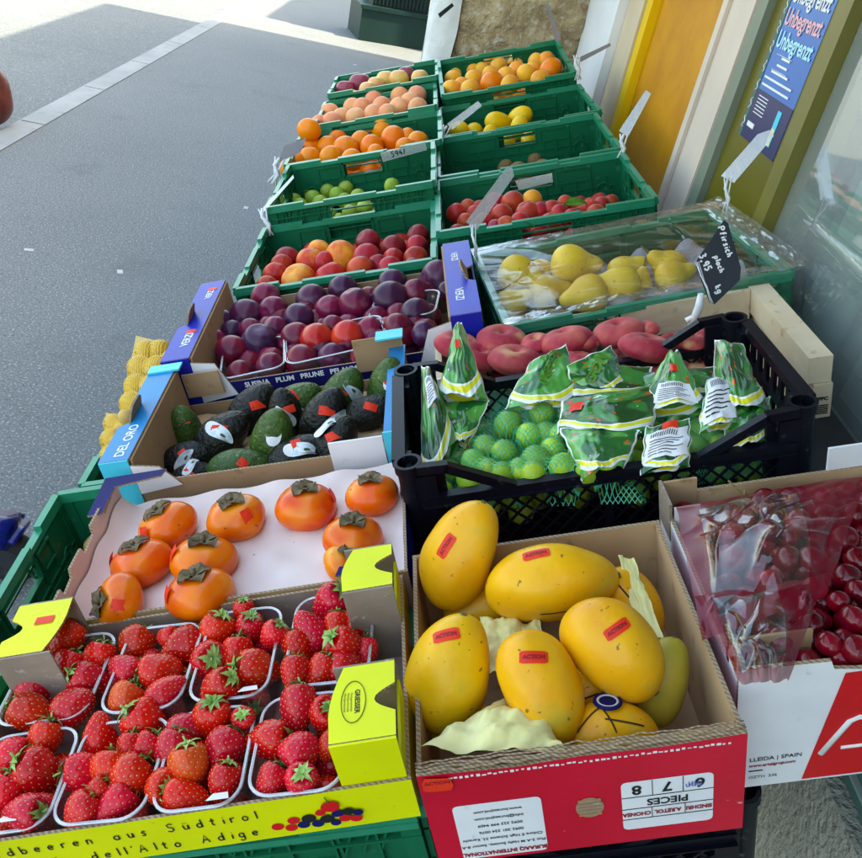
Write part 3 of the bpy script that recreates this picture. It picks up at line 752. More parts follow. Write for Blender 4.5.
# behind the glass: added teal board and pale cards standing in for bright reflections
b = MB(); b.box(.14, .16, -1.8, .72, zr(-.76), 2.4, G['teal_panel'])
b.build('reflection_back', sf)
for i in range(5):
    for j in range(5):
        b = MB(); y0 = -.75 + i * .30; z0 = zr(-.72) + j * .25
        b.box(.125, .137, y0, y0 + .20, z0, z0 + .17, G['pale_panel']); b.build('reflection_card', sf)
sfp('white_column', 'white_paint', 4.103, 4.86, 0, 3.4, -.05, .3)
# poster
pz0, pz1 = zr(-.385), zr(.35); b = MB()
b.box(-.001, .0, 2.03 - 2.17, 2.31 - 2.17, 0, pz1 - pz0, G['poster_blue']); b.box(-.002, -.001, -.14, .14, 0, .118, G['poster_navy'])
b.box(-.0025, -.0015, .118, .14, 0.0, pz1 - pz0, G['poster_green'])
def PT(y, z): return Matrix.Translation((-.0032, y, z)) @ Matrix(((0, 0, -1, 0), (-1, 0, 0, 0), (0, 1, 0, 0), (0, 0, 0, 1)))
for k, m_ in enumerate(('poster_cyan', 'poster_pink', 'white_paint', 'poster_pink')):
    b.text('Unbegrenzt', PT(-.008, .235 + k * .050), .053, G[m_], bold=.0012, sx=.92)
for k in range(2): b.tube([(-.003, .075, .205 - k * .034), (-.003, -.03, .205 - k * .034)], .0010, G['white_paint'], 4)
for k, (a_, c) in enumerate(((.035, -.02), (.05, -.02), (.07, -.045), (.1, -.09), (.1, -.09))):
    b.box(-.0035, -.0022, c, a_, .198 - k * .017, .203 - k * .017, G['white_paint'])
for k in range(6): b.box(-.0035, -.0022, .02, .09, .105 - k * .008, .107 - k * .008, G['white_paint'])
b.box(-.0035, -.0022, .05, .10, .030, .042, G['white_paint']); b.box(-.0035, -.0022, -.090, -.065, .02, .10, G['cyan_light']); b.box(-.004, -.0034, -.088, -.067, .022, .060, G['tissue'])
for k in range(12): b.tube(([(-.003, .128 + .006 * math.sin(t * 1.3 + k), .02 + k * .045 + t * .004) for t in range(8)]), .0014, G['white_paint'], 4)
r = empty('poster', 'blue and navy poster taped on the olive panel beside the window', 'poster', Matrix.Translation((WX, 2.17, pz0)))
b.build('printed_sheet', r)
# stone buttress beyond the far crates
b = MB()
def stone(u, v):
    x = .16 + .70 * u; z = 3.2 * v; q = Vector((x * 4, z * 4, 0))
    return (x, 4.88 + .05 * noise.noise(q) + .03 * noise.noise(q * 3.1) - .03 * math.sin(u * PI), z)
b.grid(50, 120, stone, G['stone'])
b.box(.16, .86, 4.98, 5.6, 0, 3.2, G['stone'])
o = b.build('stone_face', None)
r = empty('stone_buttress', 'rough tan stone buttress with white corner behind the far crates', 'wall', Matrix.Translation((.45, 4.9, 0)))
o.parent = r; o.matrix_parent_inverse = Matrix.Translation((-.45, -4.9, 0))
b = MB()
def corner(u, v):
    a = u * PI / 2 + PI; x = .19 + .16 * math.cos(a) * 1.0; y_ = 5.02 + .16 * math.sin(a)
    d = .015 * noise.noise(Vector((u * 3, v * 14, 4)))
    return (x + d - .03, y_ + d, 3.2 * v)
b.grid(12, 90, corner, G['stone_white']); b.box(.0, .15, 5.03, 5.6, 0, 3.2, G['stone_white'])  # pale stone colour on the rounded corner
o = b.build('white_corner', None); o.parent = r; o.matrix_parent_inverse = Matrix.Translation((-.45, -4.9, 0))
# dark green planter far up the pavement
pb = gnd(358, 40); pr = gnd(425, 51)
d = (pr - pb); d.z = 0; ang = math.atan2(d.y, d.x); Lp = d.length
r = empty('planter_box', 'dark green box with white lettering standing on the pavement near the corner', 'planter', Matrix.Translation(pb) @ Matrix.Rotation(ang, 4, 'Z'))
b = MB(); b.box(0, Lp, 0, .7, 0, .32, G['planter_green']); b.box(-.02, Lp + .02, -.02, .72, .32, .36, G['planter_green']); b.build('base', r)
b = MB(); b.box(.12, Lp - .02, .06, .64, .36, 1.3, G['planter_dark'])
for k in range(14): b.box(.14 + k * (Lp - .18) / 14, .155 + k * (Lp - .18) / 14, .045, .06, .38, 1.28, G['planter_green'])
b.build('body', r)
b = MB(); b.text('1 600 200 0', Matrix.Translation((.12 + (Lp - .1) * .58, .04, .78)) @ Matrix.Rotation(PI / 2, 4, 'X'), .085, G['white_paint'], bold=.004); b.build('lettering', r)
# red bag at the left edge, standing on the kerb
p = gnd(-14, 124); ME['bag'] = [blob('b', profile_f(.34, lambda t: ell(t) ** .8 * (.8 + .3 * t), .15, seed=3, lump=.1), 24, 18, G['bag_red'])]
r = empty('shopping_bag', 'dark red rounded bag at the left edge beside the kerb', 'bag', Matrix.Translation(p))
link('bag_body', ME['bag'][0], r, Matrix.Translation((0, 0, .17)))
b = MB(); b.tube([(-.06, 0, .32), (-.05, 0, .42), (.0, 0, .45), (.05, 0, .42), (.06, 0, .32)], .01, G['bag_red'], 8); b.build('handle', r)
# small wheel with a blue guard
p = gnd(2, 610)
r = empty('cart_wheel', 'black wheel under a shiny blue cover at the left edge', 'cart', Matrix.Translation(p))
def torus(b, R_, r_, m_, T, n=28, k=12):
    b.tube([T @ Vector((R_ * math.cos(2 * PI * i / n), 0, R_ * math.sin(2 * PI * i / n))) for i in range(n)], r_, m_, k, closed=True)
b = MB(); torus(b, .048, .024, G['rubber'], Matrix.Translation((-.02, .1, .072))); b.tube([(-.02, .085, .072), (-.02, .115, .072)], .034, G['dark_metal'], 16); b.build('wheel', r)
b = MB()
b.box(-.11, .015, .04, .16, .125, .175, G['blue_gloss']); o = b.build('cover', r)
bm = bmesh.new(); bm.from_mesh(o.data); bmesh.ops.bevel(bm, geom=bm.edges[:], offset=.02, segments=4, affect='EDGES'); bm.to_mesh(o.data); bm.free()
for q in o.data.polygons: q.use_smooth = True
b = MB(); b.bar((-.05, .1, .07), (-.05, .1, .13), .02, .02, G['dark_metal']); b.build('bracket', r)

# ------------------------------------------------------------------ display stand
r = empty('display_stand', 'dark sloping stand carrying the crates along the wall', 'stand', sp(0, 2.4, -.19))
def sbox(name, u0, u1, y0, y1, w0, w1, mat='dark_metal'):
    b = MB(); b.box(u0, u1, y0 - 2.4, y1 - 2.4, w0 + .19, w1 + .19, G[mat]); return b.build(name, r)
sbox('shelf', -.82, -.2, .58, 1.94, -.27, -.25); sbox('shelf', -.19, .58, .64, 2.06, -.185, -.17); sbox('shelf', -.70, .46, 2.08, 4.35, -.21, -.185)
sbox('rail', -.82, .58, 2.0, 2.04, -.27, -.215)
for u in (-.6, .45):
    for y in (2.1, 4.25):
        P0 = M @ Vector((u, y, -.21)); b = MB(); b.bar(MI @ P0 - Vector((0, 2.4, -.19)), MI @ Vector((P0.x, P0.y, .0)) - Vector((0, 2.4, -.19)), .04, .04, G['dark_metal']); b.build('leg', r)
# dark plastic crates under the near boxes
def black_crate(u0, u1, y0, y1, wt, H, label, rz=0, group='black plastic crates', dip=.055):
    cu, cy = (u0 + u1) / 2, (y0 + y1) / 2; W = u1 - u0; D = y1 - y0; K = G['black_plastic']
    r = empty('plastic_crate', label, 'crate', sp(cu, cy, wt - H, rz), group)
    for sx_ in (-1, 1):
        for sy in (-1, 1):
            b = MB(); x, y = sx_ * (W / 2 - .018), sy * (D / 2 - .018); R_ = .021; n = 20
            b.tube([(x, y, 0), (x, y, H - .012)], R_ * .86, K, n, caps=False); b.tube([(x, y, H - .016), (x, y, H - .001)], R_, K, n, caps=False)
            for (ra, rb, z) in ((R_, R_ * .74, H - .001),):
                bb = len(b.v)
                for i in range(n):
                    a = 2 * PI * i / n; b.v.append(Vector((x + ra * math.cos(a), y + ra * math.sin(a), z))); b.v.append(Vector((x + rb * math.cos(a), y + rb * math.sin(a), z)))
                for i in range(n):
                    j = (i + 1) % n; b.face((bb + 2 * i, bb + 2 * j, bb + 2 * j + 1, bb + 2 * i + 1), K)
            b.tube([(x, y, H - .001), (x, y, H - .03)], R_ * .74, K, n, caps=False); b.tube([(x, y, H - .031), (x, y, H - .03)], R_ * .74, K, n)
            # flat webs joining the post to its two walls
            b.box(min(x, x - sx_ * .05), max(x, x - sx_ * .05), y - .004, y + .004, 0, H - .012, K)
            b.box(x - .004, x + .004, min(y, y - sy * .045), max(y, y - sy * .045), 0, H - .012, K)
            b.build('corner_post', r)
    def lattice(b, T, x0, x1, z0, z1, st=.026, w=.0032):
        for sgn in (1, -1):
            c = x0 - (z1 - z0) if sgn > 0 else x0
            while c < (x1 if sgn > 0 else x1 + (z1 - z0)):
                # line x = c + sgn*(z-z0)
                pts = []
                za, zb = z0, z1
                if sgn > 0:
                    if c < x0: za = z0 + (x0 - c)
                    if c + (z1 - z0) > x1: zb = z0 + (x1 - c)
                    A_, B_ = (c + za - z0, za), (c + zb - z0, zb)
                else:
                    if c > x1: za = z0 + (c - x1)
                    if c - (z1 - z0) < x0: zb = z0 + (c - x0)
                    A_, B_ = (c - (za - z0), za), (c - (zb - z0), zb)
                if zb - za > .004: b.bar(T @ Vector((A_[0], A_[1], -.002 if sgn > 0 else -.0045)), T @ Vector((B_[0], B_[1], -.002 if sgn > 0 else -.0045)), w, w, K, T.to_3x3() @ Vector((0, 0, 1)))
                c += st
    zb_ = H - dip - .012
    for A, B_ in (((-W / 2, -D / 2), (W / 2, -D / 2)), ((W / 2, D / 2), (-W / 2, D / 2))):
        T, L = wall_T(A, B_); b = MB()
        def bb(x0, x1, z0, z1, o0=-.012, o1=.004): b.box(x0, x1, z0, z1, o0, o1, K, T)
        bb(.03, L - .03, zb_ - .004, zb_ + .010); bb(.03, L - .03, zb_ - .006, zb_ - .004, -.012, .010)
        for s_ in (0, 1):      # rim sloping down from each post to the straight bar
            X = lambda x: x if s_ == 0 else L - x
            b.bar(T @ Vector((X(.03), H - .008, -.004)), T @ Vector((X(.075), H - .010, -.004)), .013, .014, K, (0, 0, 1))
            b.bar(T @ Vector((X(.07), H - .010, -.004)), T @ Vector((X(.17), zb_ + .002, -.004)), .013, .014, K, (0, 0, 1))
        bb(.03, L - .03, .0, .022); bb(.025, .055, .0, H - .02, -.006, 0); bb(L - .055, L - .025, .0, H - .02, -.006, 0)
        bb(L / 2 - .006, L / 2 + .006, .02, zb_, -.006, 0)
        lattice(b, T, .05, L - .05, .02, zb_ - .004)
        b.build('long_panel', r)
    for A, B_ in (((W / 2, -D / 2), (W / 2, D / 2)), ((-W / 2, D / 2), (-W / 2, -D / 2))):
        T, L = wall_T(A, B_); b = MB()
        def bb(x0, x1, z0, z1, o0=-.010, o1=.004): b.box(x0, x1, z0, z1, o0, o1, K, T)
        bb(.03, L - .03, H - .016, H - .002, -.014, .006); bb(.03, L - .03, 0, .022); bb(.03, L - .03, H - .075, H - .062)
        n = 8
        for i in range(n + 1):
            x = .04 + (L - .08) * i / n; bb(x - .006, x + .006, .02, H - .014, -.006, 0)
        b.build('end_panel', r)
    b = MB(); b.box(-W / 2 + .02, W / 2 - .02, -D / 2 + .02, D / 2 - .02, .001, .005, K); b.build('base', r)
    return r
black_crate(-.19, .22, .60, .93, -.19, .22, 'black plastic crate under the red mango box', 0.05)

# ------------------------------------------------------------------ green crates
GC = {}
GRP = 'green plastic crates on the display'
green_crate(-.75, -.165, .535, .83, -.068, .17, 'green plastic crate under the strawberry tray', .05)
green_crate(-.86, -.26, .84, 1.28, -.085, .17, 'green plastic crate at the left edge beneath the persimmon box', .04)
green_crate(-.84, -.24, 1.31, 1.74, -.09, .16, 'green plastic crate holding the yellow nets of potatoes', .03)
green_crate(-.655, -.16, 1.975, 2.43, 0, .17, 'green plastic crate full of red and orange peaches', .02)
green_crate(-.65, -.16, 2.455, 2.91, .052, .17, 'green plastic crate holding the green plums, left column', .02)
green_crate(-.675, -.145, 2.935, 3.38, .05, .17, 'green plastic crate of oranges with a handwritten price strip', .02)
green_crate(-.635, -.165, 3.40, 3.83, .070, .17, 'green plastic crate full of pale orange apricots, left column', .02)
green_crate(-.625, -.16, 3.85, 4.25, .098, .17, 'green plastic crate of apples, farthest in the left column', .02)
green_crate(-.14, .405, 2.12, 2.57, .018, .17, 'green plastic crate of red apricots behind the wrapped pear crate', .02)
green_crate(-.145, .40, 2.60, 3.07, .022, .17, 'green plastic crate with a few kiwis deep inside', .02)
green_crate(-.14, .41, 3.10, 3.57, .022, .17, 'green plastic crate with a few lemons deep inside', .03)
green_crate(-.135, .385, 3.60, 4.10, .095, .19, 'green plastic crate heaped with yellow apricots, farthest in the right column', .03, .10)
green_crate(-.02, .55, 1.575, 1.99, .005, .165, 'green plastic crate of pears wrapped in clear film', .13)

# ------------------------------------------------------------------ strawberry tray
def L2(u, y, cu, cy, rz):      # stall point -> local of a yawed box
    du, dy = u - cu, y - cy; return du * math.cos(rz) + dy * math.sin(rz), -du * math.sin(rz) + dy * math.cos(rz)
ST = dict(u0=-.665, u1=-.163, y0=.520, y1=.832, rz=.075)
tr = tray('strawberry_tray', 'yellow cardboard tray of strawberry punnets with handwritten-style lettering', 'tray', ST['u0'], ST['u1'], ST['y0'], ST['y1'], -.062, .0, ST['rz'], mf='yellow_card', mbk='cardboard_grey', mbase='cardboard_grey')
W_, D_ = ST['u1'] - ST['u0'], ST['y1'] - ST['y0']
T, L = wall_T((-W_ / 2, -D_ / 2), (W_ / 2, -D_ / 2)); b = MB()
b.strokes('Erdbeeren aus Südtirol', T @ Matrix.Translation((.040, .037, .0005)), .0172, .0016, G['black_print'], 1.62)
b.strokes("Fragole dell'Alto Adige", T @ Matrix.Translation((.040, .010, .0005)), .0172, .0016, G['black_print'], 1.62)
fr_ = lambda cx, cz, rx, rz_, m_: b.prism([(cx + rx * math.cos(k * PI / 7), cz + rz_ * math.sin(k * PI / 7)) for k in range(14)], .0002, T @ Matrix.Translation((0, 0, .0012)), m_, m_, m_)
zz = 0
for cx, cz, rr, m_ in [(.375, .018, .006, 'red_card2'), (.386, .014, .006, 'red_card2'), (.39, .024, .006, 'red_card2'), (.397, .016, .006, 'navy_print'), (.403, .024, .007, 'black_print'), (.409, .015, .006, 'navy_print'), (.414, .030, .005, 'red_card2'), (.418, .020, .007, 'black_print'), (.424, .013, .005, 'navy_print'), (.428, .026, .006, 'navy_print'), (.433, .018, .006, 'red_card2'), (.437, .027, .006, 'black_print'), (.442, .016, .006, 'red_card2'), (.445, .024, .005, 'navy_print'), (.424, .038, .009, 'red_card2')]:
    zz += .00015; cx = .41 + (cx - .41) * 1.25 - .014; cz = cz * 1.15 - .002; rr *= 1.12
    b.prism([(cx + rr * math.cos(k * PI / 7), cz + rr * .85 * math.sin(k * PI / 7)) for k in range(14)], .0001, T @ Matrix.Translation((0, 0, .0008 + zz)), G[m_], G[m_], G[m_])
b.tube([T @ Vector((.414, .048, .003)), T @ Vector((.411, .058, .003))], .0007, G['leaf'], 4)
b.build('front_print', tr)
def tower(parent, x0, x1, y0, y1, h, outer, txt=False, mfr='yellow_card', slope=0, hole=1, mtop='yellow_card', inner='cardboard_grey', notch=.018):
    """raised corner of a tray: top plate with a hand hole on its outer side (outer -1 left / +1 right), skirt plates"""
    b = MB(); z = .062 + h; t = .003
    ym = (y0 + y1) / 2; ro = []
    if outer > 0:
        ro = [(x1, y0), (x1, ym - notch)] + [(x1 - .022 * math.sin(PI * k / 8), ym - notch + 2 * notch * k / 8) for k in range(1, 8)] + [(x1, ym + notch), (x1, y1), (x0 + .012, y1)] + [(x0 + .012 - .014 * math.sin(k * .4), y1 - (y1 - y0) * k / 6) for k in range(1, 6)] + [(x0, y0)]
    else:
        ro = [(x0, y0), (x1 - .01, y0)] + [(x1 - .01 + .012 * math.sin(k * .4), y0 + (y1 - y0) * k / 6) for k in range(1, 6)] + [(x1, y1), (x0, y1), (x0, ym + notch)] + [(x0 + .02 * math.sin(PI * k / 8), ym + notch - 2 * notch * k / 8) for k in range(1, 8)] + [(x0, ym - notch)]
    b.prism(ro, t, Matrix.Translation((0, 0, z)) , G[mtop], G[inner], G['corr'])
    if txt:
        n = 26; cx, cy = (x0 + x1) / 2 - .010, ym; pts = [(cx + .013 * math.cos(2 * PI * k / n), cy + .027 * math.sin(2 * PI * k / n), z + .0007) for k in range(n)]
        b.tube(pts, .0004, G['black_print'], 4, closed=True)
        b.text('GRIESSER', Matrix.Translation((cx + .004, cy, z + .0002)) @ Matrix.Rotation(-PI / 2, 4, 'Z'), .0075, G['black_print'], bold=.0002)
        for q in range(3): b.text('Marktgemeinschaft', Matrix.Translation((cx - .002 - q * .0035, cy, z + .0002)) @ Matrix.Rotation(-PI / 2, 4, 'Z'), .0032, G['black_print'])
    b.build('corner_top', parent); b = MB()
    b.box(x0, x1, y0 - .0035, y0 - .0005, .002 if h else 0, z - .001, G[mfr]); xo = x1 if outer > 0 else x0
    b.box(xo - .003 if outer > 0 else xo, xo if outer > 0 else xo + .003, y0, y1, .002, z - notch - .012, G[mtop])
    b.box(x0, x1, y1 + .0005, y1 + .0035, .002, z - .001, G[inner])
    b.build('corner_side', parent)
hx, hy = W_ / 2, D_ / 2
tower(tr, hx - .072, hx - .004, -hy + .008, -hy + .105, .062, 1, True)
tower(tr, hx - .066, hx - .004, hy - .085, hy - .010, .062, 1, False, mfr='cardboard_grey')
tower(tr, -hx + .004, -hx + .075, hy - .10, hy - .010, .058, -1, False, mfr='cardboard_grey')
b = MB(); b.grid(3, 3, lambda u, v: (-hx + .038 + .024 * u, hy - .052 + .013 * v, .062 + .0592), G['orange_sticker']); b.build('price_sticker', tr)

def punnet(quad, w, dep, label):
    P_ = [at(x, y, w)[0] for x, y in quad]   # TL TR BR BL
    c = sum(P_, Vector()) / 4; ax = ((P_[1] - P_[0]) + (P_[2] - P_[3])) / 2; ay = ((P_[0] - P_[3]) + (P_[1] - P_[2])) / 2
    W, D = ax.length, ay.length; rz = math.atan2(ax.y, ax.x)
    r = empty('punnet', label, 'punnet', sp(c.x, c.y, w - dep, rz), 'clear punnets of fruit')
    def ring(sw, sd, rad, z, n=6):
        o = []
        for cx, cy, a0 in ((sw / 2 - rad, sd / 2 - rad, 0), (-sw / 2 + rad, sd / 2 - rad, 90), (-sw / 2 + rad, -sd / 2 + rad, 180), (sw / 2 - rad, -sd / 2 + rad, 270)):
            for k in range(n + 1):
                a = math.radians(a0 + 90 * k / n); o.append(Vector((cx + rad * math.cos(a), cy + rad * math.sin(a), z)))
        return o
    secs = [ring(W * .80, D * .84, .012, .001), ring(W * .84, D * .87, .016, .004), ring(W * .93, D * .95, .02, dep * .8), ring(W * .95, D * .965, .022, dep * .82), ring(W * .97, D * .98, .024, dep)]
    b = MB(); N = len(secs[0])
    for s_ in secs: b.v += s_
    for j in range(len(secs) - 1):
        for i in range(N): b.face((j * N + i, j * N + (i + 1) % N, (j + 1) * N + (i + 1) % N, (j + 1) * N + i), G['punnet'], True)
    b.face(range(N)[::-1], G['punnet']); b.build('body', r)
    b = MB(); b.tube(ring(W, D, .026, dep), .0016, G['punnet_rim'], 6, closed=True); b.tube(ring(W * .965, D * .975, .024, dep + .0005), .0009, G['punnet_rim'], 5, closed=True)
    b.build('rim', r); return (c, W, D, rz)
PQ = [('back left', [(22, 643), (120, 632), (84, 716), (6, 726)]), ('second back', [(130, 630), (200, 622), (184, 706), (98, 715)]), ('third back', [(212, 614), (288, 605), (262, 695), (186, 704)]), ('back right', [(300, 598), (376, 591), (368, 678), (279, 690)]),
      ('front left', [(-14, 740), (84, 724), (44, 828), (-52, 840)]), ('second front', [(92, 724), (176, 716), (138, 818), (44, 828)]), ('third front', [(186, 712), (263, 704), (232, 803), (138, 817)]), ('front right', [(276, 698), (356, 690), (336, 788), (233, 800)])]
SBP = {}
for nm, q in PQ: SBP[nm] = punnet(q, .004, .058, 'clear plastic punnet of strawberries, %s one in the yellow tray' % nm)
SB = {
 'back left': [(65, 641, 20, 60, -.6), (37, 683, 19, 250, .35), (66, 672, 18, 70, -.5), (92, 682, 19, 150, .35), (99, 659, 16, 80, -.3), (74, 707, 19, 215, .1), (32, 713, 20, 160, .0)],
 'second back': [(136, 643, 17, 60, -.7), (168, 637, 11, 10, .6), (183, 647, 21, 30, -.4), (125, 670, 16, 330, .3), (160, 672, 19, 190, .2), (126, 700, 17, 60, -.5, 4), (167, 692, 17, 215, .3), (146, 723, 23, 135, .25)],
 'third back': [(216, 633, 18, 70, .1), (250, 629, 15, 80, .5), (274, 635, 14, 60, .2), (208, 660, 19, 40, 1.6), (237, 657, 17, 90, -.4), (258, 669, 22, 165, .35), (218, 690, 19, 45, .3), (244, 613, 12, 90, .2)],
 'back right': [(331, 603, 20, 50, .4), (310, 631, 18, 300, -.1), (337, 628, 14, 90, -.6), (359, 623, 17, 70, -.5), (299, 650, 17, 100, -.4), (295, 674, 16, 90, -.8), (320, 673, 16, 60, -.4), (346, 646, 19, 140, .6), (346, 668, 19, 160, .3), (366, 652, 13, 90, -.5)],
 'front left': [(9, 756, 19, 10, .0), (44, 741, 18, 80, -.4), (38, 772, 24, 140, .3), (3, 792, 19, 70, -.3), (23, 813, 19, 10, .3), (43, 806, 14, 180, .4), (-14, 772, 18, 60, 0)],
 'second front': [(100, 735, 18, 280, .3), (130, 751, 15, 90, -.5), (146, 750, 16, 60, -.4), (86, 772, 20, 175, .3), (109, 768, 17, 90, -.6), (131, 775, 21, 50, -.5), (82, 811, 18, 60, -.3), (114, 806, 20, 45, -.4), (96, 793, 14, 45, -.2)],
 'third front': [(172, 751, 19, 70, -.4), (186, 729, 17, 190, .0), (189, 765, 20, 100, -.1, 4), (162, 786, 17, 20, 1.2), (186, 797, 19, 170, .0), (213, 720, 20, 88, .35), (244, 719, 12, 90, 1.2), (225, 748, 20, 60, -.6), (225, 782, 17, 80, -.2)],
 'front right': [(298, 709, 20, 90, -.6), (327, 715, 18, 70, .9), (268, 740, 20, 10, .3), (300, 752, 20, 220, .35), (272, 781, 16, 60, -.4), (302, 781, 17, 80, 1.0), (330, 746, 13, 60, -.3), (352, 726, 14, 30, -.3)]}
ri = random.Random(11)
for nm, lst in SB.items():
    items = []
    for q in lst:
        k = q[5] if len(q) > 5 else ri.randrange(4); me, cm = STR[k]
        o = put('strawberry', me, q[0], q[1], -.004 + ri.uniform(-.006, .008), q[2] * 1.2, .0222, orient(q[3], q[4], ri.uniform(0, 6)), 'strawberry', 'strawberries in the %s punnet' % nm, .55, 1.35)
        link('calyx', cm, o, Matrix.Identity(4))
        items.append((o, q[0], q[1], 'orange tinged' if k == 4 else 'red'))
    auto_labels(items, 'strawberry', '%s punnet' % nm, 4)
    c, W, D, rz = SBP[nm]
    for j in range(3):
        for i in range(2):
            du, dy = (i - .5) * W * .44, (j - 1) * D * .29; me, cm = STR[ri.randrange(4)]
            o = link('strawberry', me, None, M @ Matrix.Translation((c.x + du * math.cos(rz) - dy * math.sin(rz), c.y + du * math.sin(rz) + dy * math.cos(rz), -.034)) @ randrot(ri)); link('calyx', cm, o, Matrix.Identity(4))
            tag(o, 'strawberry in the lower layer of the %s punnet' % nm, 'strawberry', 'strawberries in the %s punnet' % nm)
for px, py in ((10, 822), (220, 800), (250, 692)):
    p, t = at(px, py, .008); b = MB(); b.prism([(-.012, -.004), (.012, -.006), (.008, .008), (-.008, .009)], .0006, Matrix.Identity(4), G['white_card'], G['white_card'], G['white_card'])
    o = b.build('paper_tab', None, None, M @ Matrix.Translation(p + Vector((0, 0, .006))) @ Euler((-.5, 0, .1)).to_matrix().to_4x4()); tag(o, 'small pale tab on the rim of the %s punnet' % {10: 'front left', 220: 'third front', 250: 'third back'}[px], 'tab', 'pale tabs on punnets')

# ------------------------------------------------------------------ persimmon box
cu, cy, rz = -.415, .985, .065; PW, PD = .475, .295
ol = [(0, 0), (1, 0), (1, .112), (.93, .112), (.92, .098), (.80, .100), (.78, .112), (.62, .110), (.60, .096), (.45, .098), (.44, .112), (.28, .110), (.26, .094), (.12, .096), (.11, .108), (0, .108)]
pb_ = tray('fruit_box', 'pale pink lined cardboard box of persimmons with torn purple edge', 'box', cu - PW / 2, cu + PW / 2, cy - PD / 2, cy + PD / 2, -.07, .002, rz, mf='cardboard', mbk='pink_card', mbase='pink_card', outlines={'left': ol, 'back': [(0, 0), (1, 0), (1, .048), (0, .048)]}, mfs={'left': ('navy_print', 'pink_card'), 'right': ('blue_card', 'pink_card')})
b = MB()
def liner(u, v):
    x = (u - .5) * (PW - .015); y = (v - .5) * (PD - .012); e = min(u, 1 - u, v, 1 - v)
    z = .050 - .003 * math.cos(u * PI * 2 * 4.5) * math.cos(v * PI * 2 * 3) + .0015 * noise.noise(Vector((x * 30, y * 30, 0)))
    z += .030 * max(0, 1 - e / .06) ** 1.5 * (1 if u < .5 and u < v and u < 1 - v else .12)
    return (x, y, z)
b.grid(70, 46, liner, G['tray_liner']); b.build('moulded_liner', pb_)
b = MB(); b.prism([(-PW / 2 + .01, PD / 2 - .10), (-PW / 2 - .012, PD / 2 - .10), (-PW / 2 - .012, PD / 2), (-PW / 2 + .09, PD / 2), (-PW / 2 + .085, PD / 2 - .018), (-PW / 2 + .012, PD / 2 - .03)], .003, Matrix.Translation((0, 0, .109)), G['navy_print'], G['pink_card'], G['corr'])
b.build('folded_flap', pb_); b = MB()
b.prism([(-.20, -PD / 2 + .004), (-.145, -PD / 2 + .004), (-.148, -PD / 2 + .02), (-.198, -PD / 2 + .022)], .003, Matrix.Translation((0, 0, .078)), G['navy_print'], G['pink_card'], G['corr'])
b.build('folded_flap', pb_); b = MB()
b.prism([(.14, -PD / 2 + .004), (.195, -PD / 2 + .004), (.195, -PD / 2 + .02), (.145, -PD / 2 + .022)], .003, Matrix.Translation((0, 0, .079)), G['navy_print'], G['pink_card'], G['corr'])
b.build('folded_flap', pb_)
items = []
for px, py, rr, ca, ct in [(168, 526, 30, 118, .42), (236, 518, 30, 100, .50), (306, 507, 31, 92, .40), (372, 495, 27, 96, .42), (142, 563, 31, 108, .35), (204, 561, 33, 88, .32), (200, 594, 34, 100, .40), (119, 603, 30, 165, .9), (353, 538, 30, 88, .45), (346, 563, 23, 70, .7)]:
    o = put('persimmon', rnd.choice(ME['persimmon']), px, py, -.0 if rr > 24 else -.008, rr, .040, orient(ca, ct, rnd.uniform(0, 6)), 'persimmon', 'persimmons in the pink lined box')
    link('calyx', DRY, o, Matrix.Identity(4)); items.append((o, px, py, 'orange'))
    st = patch_mesh('sticker', .019, .014, .04, G['orange_sticker']); q = Matrix.Rotation(rnd.uniform(0, 6), 4, 'Z') @ Matrix.Rotation(1.15, 4, 'Y')
    link('price_sticker', st, o, q @ Matrix.Translation((0, 0, .0395)))
auto_labels(items, 'persimmon', 'pink lined box', 4)

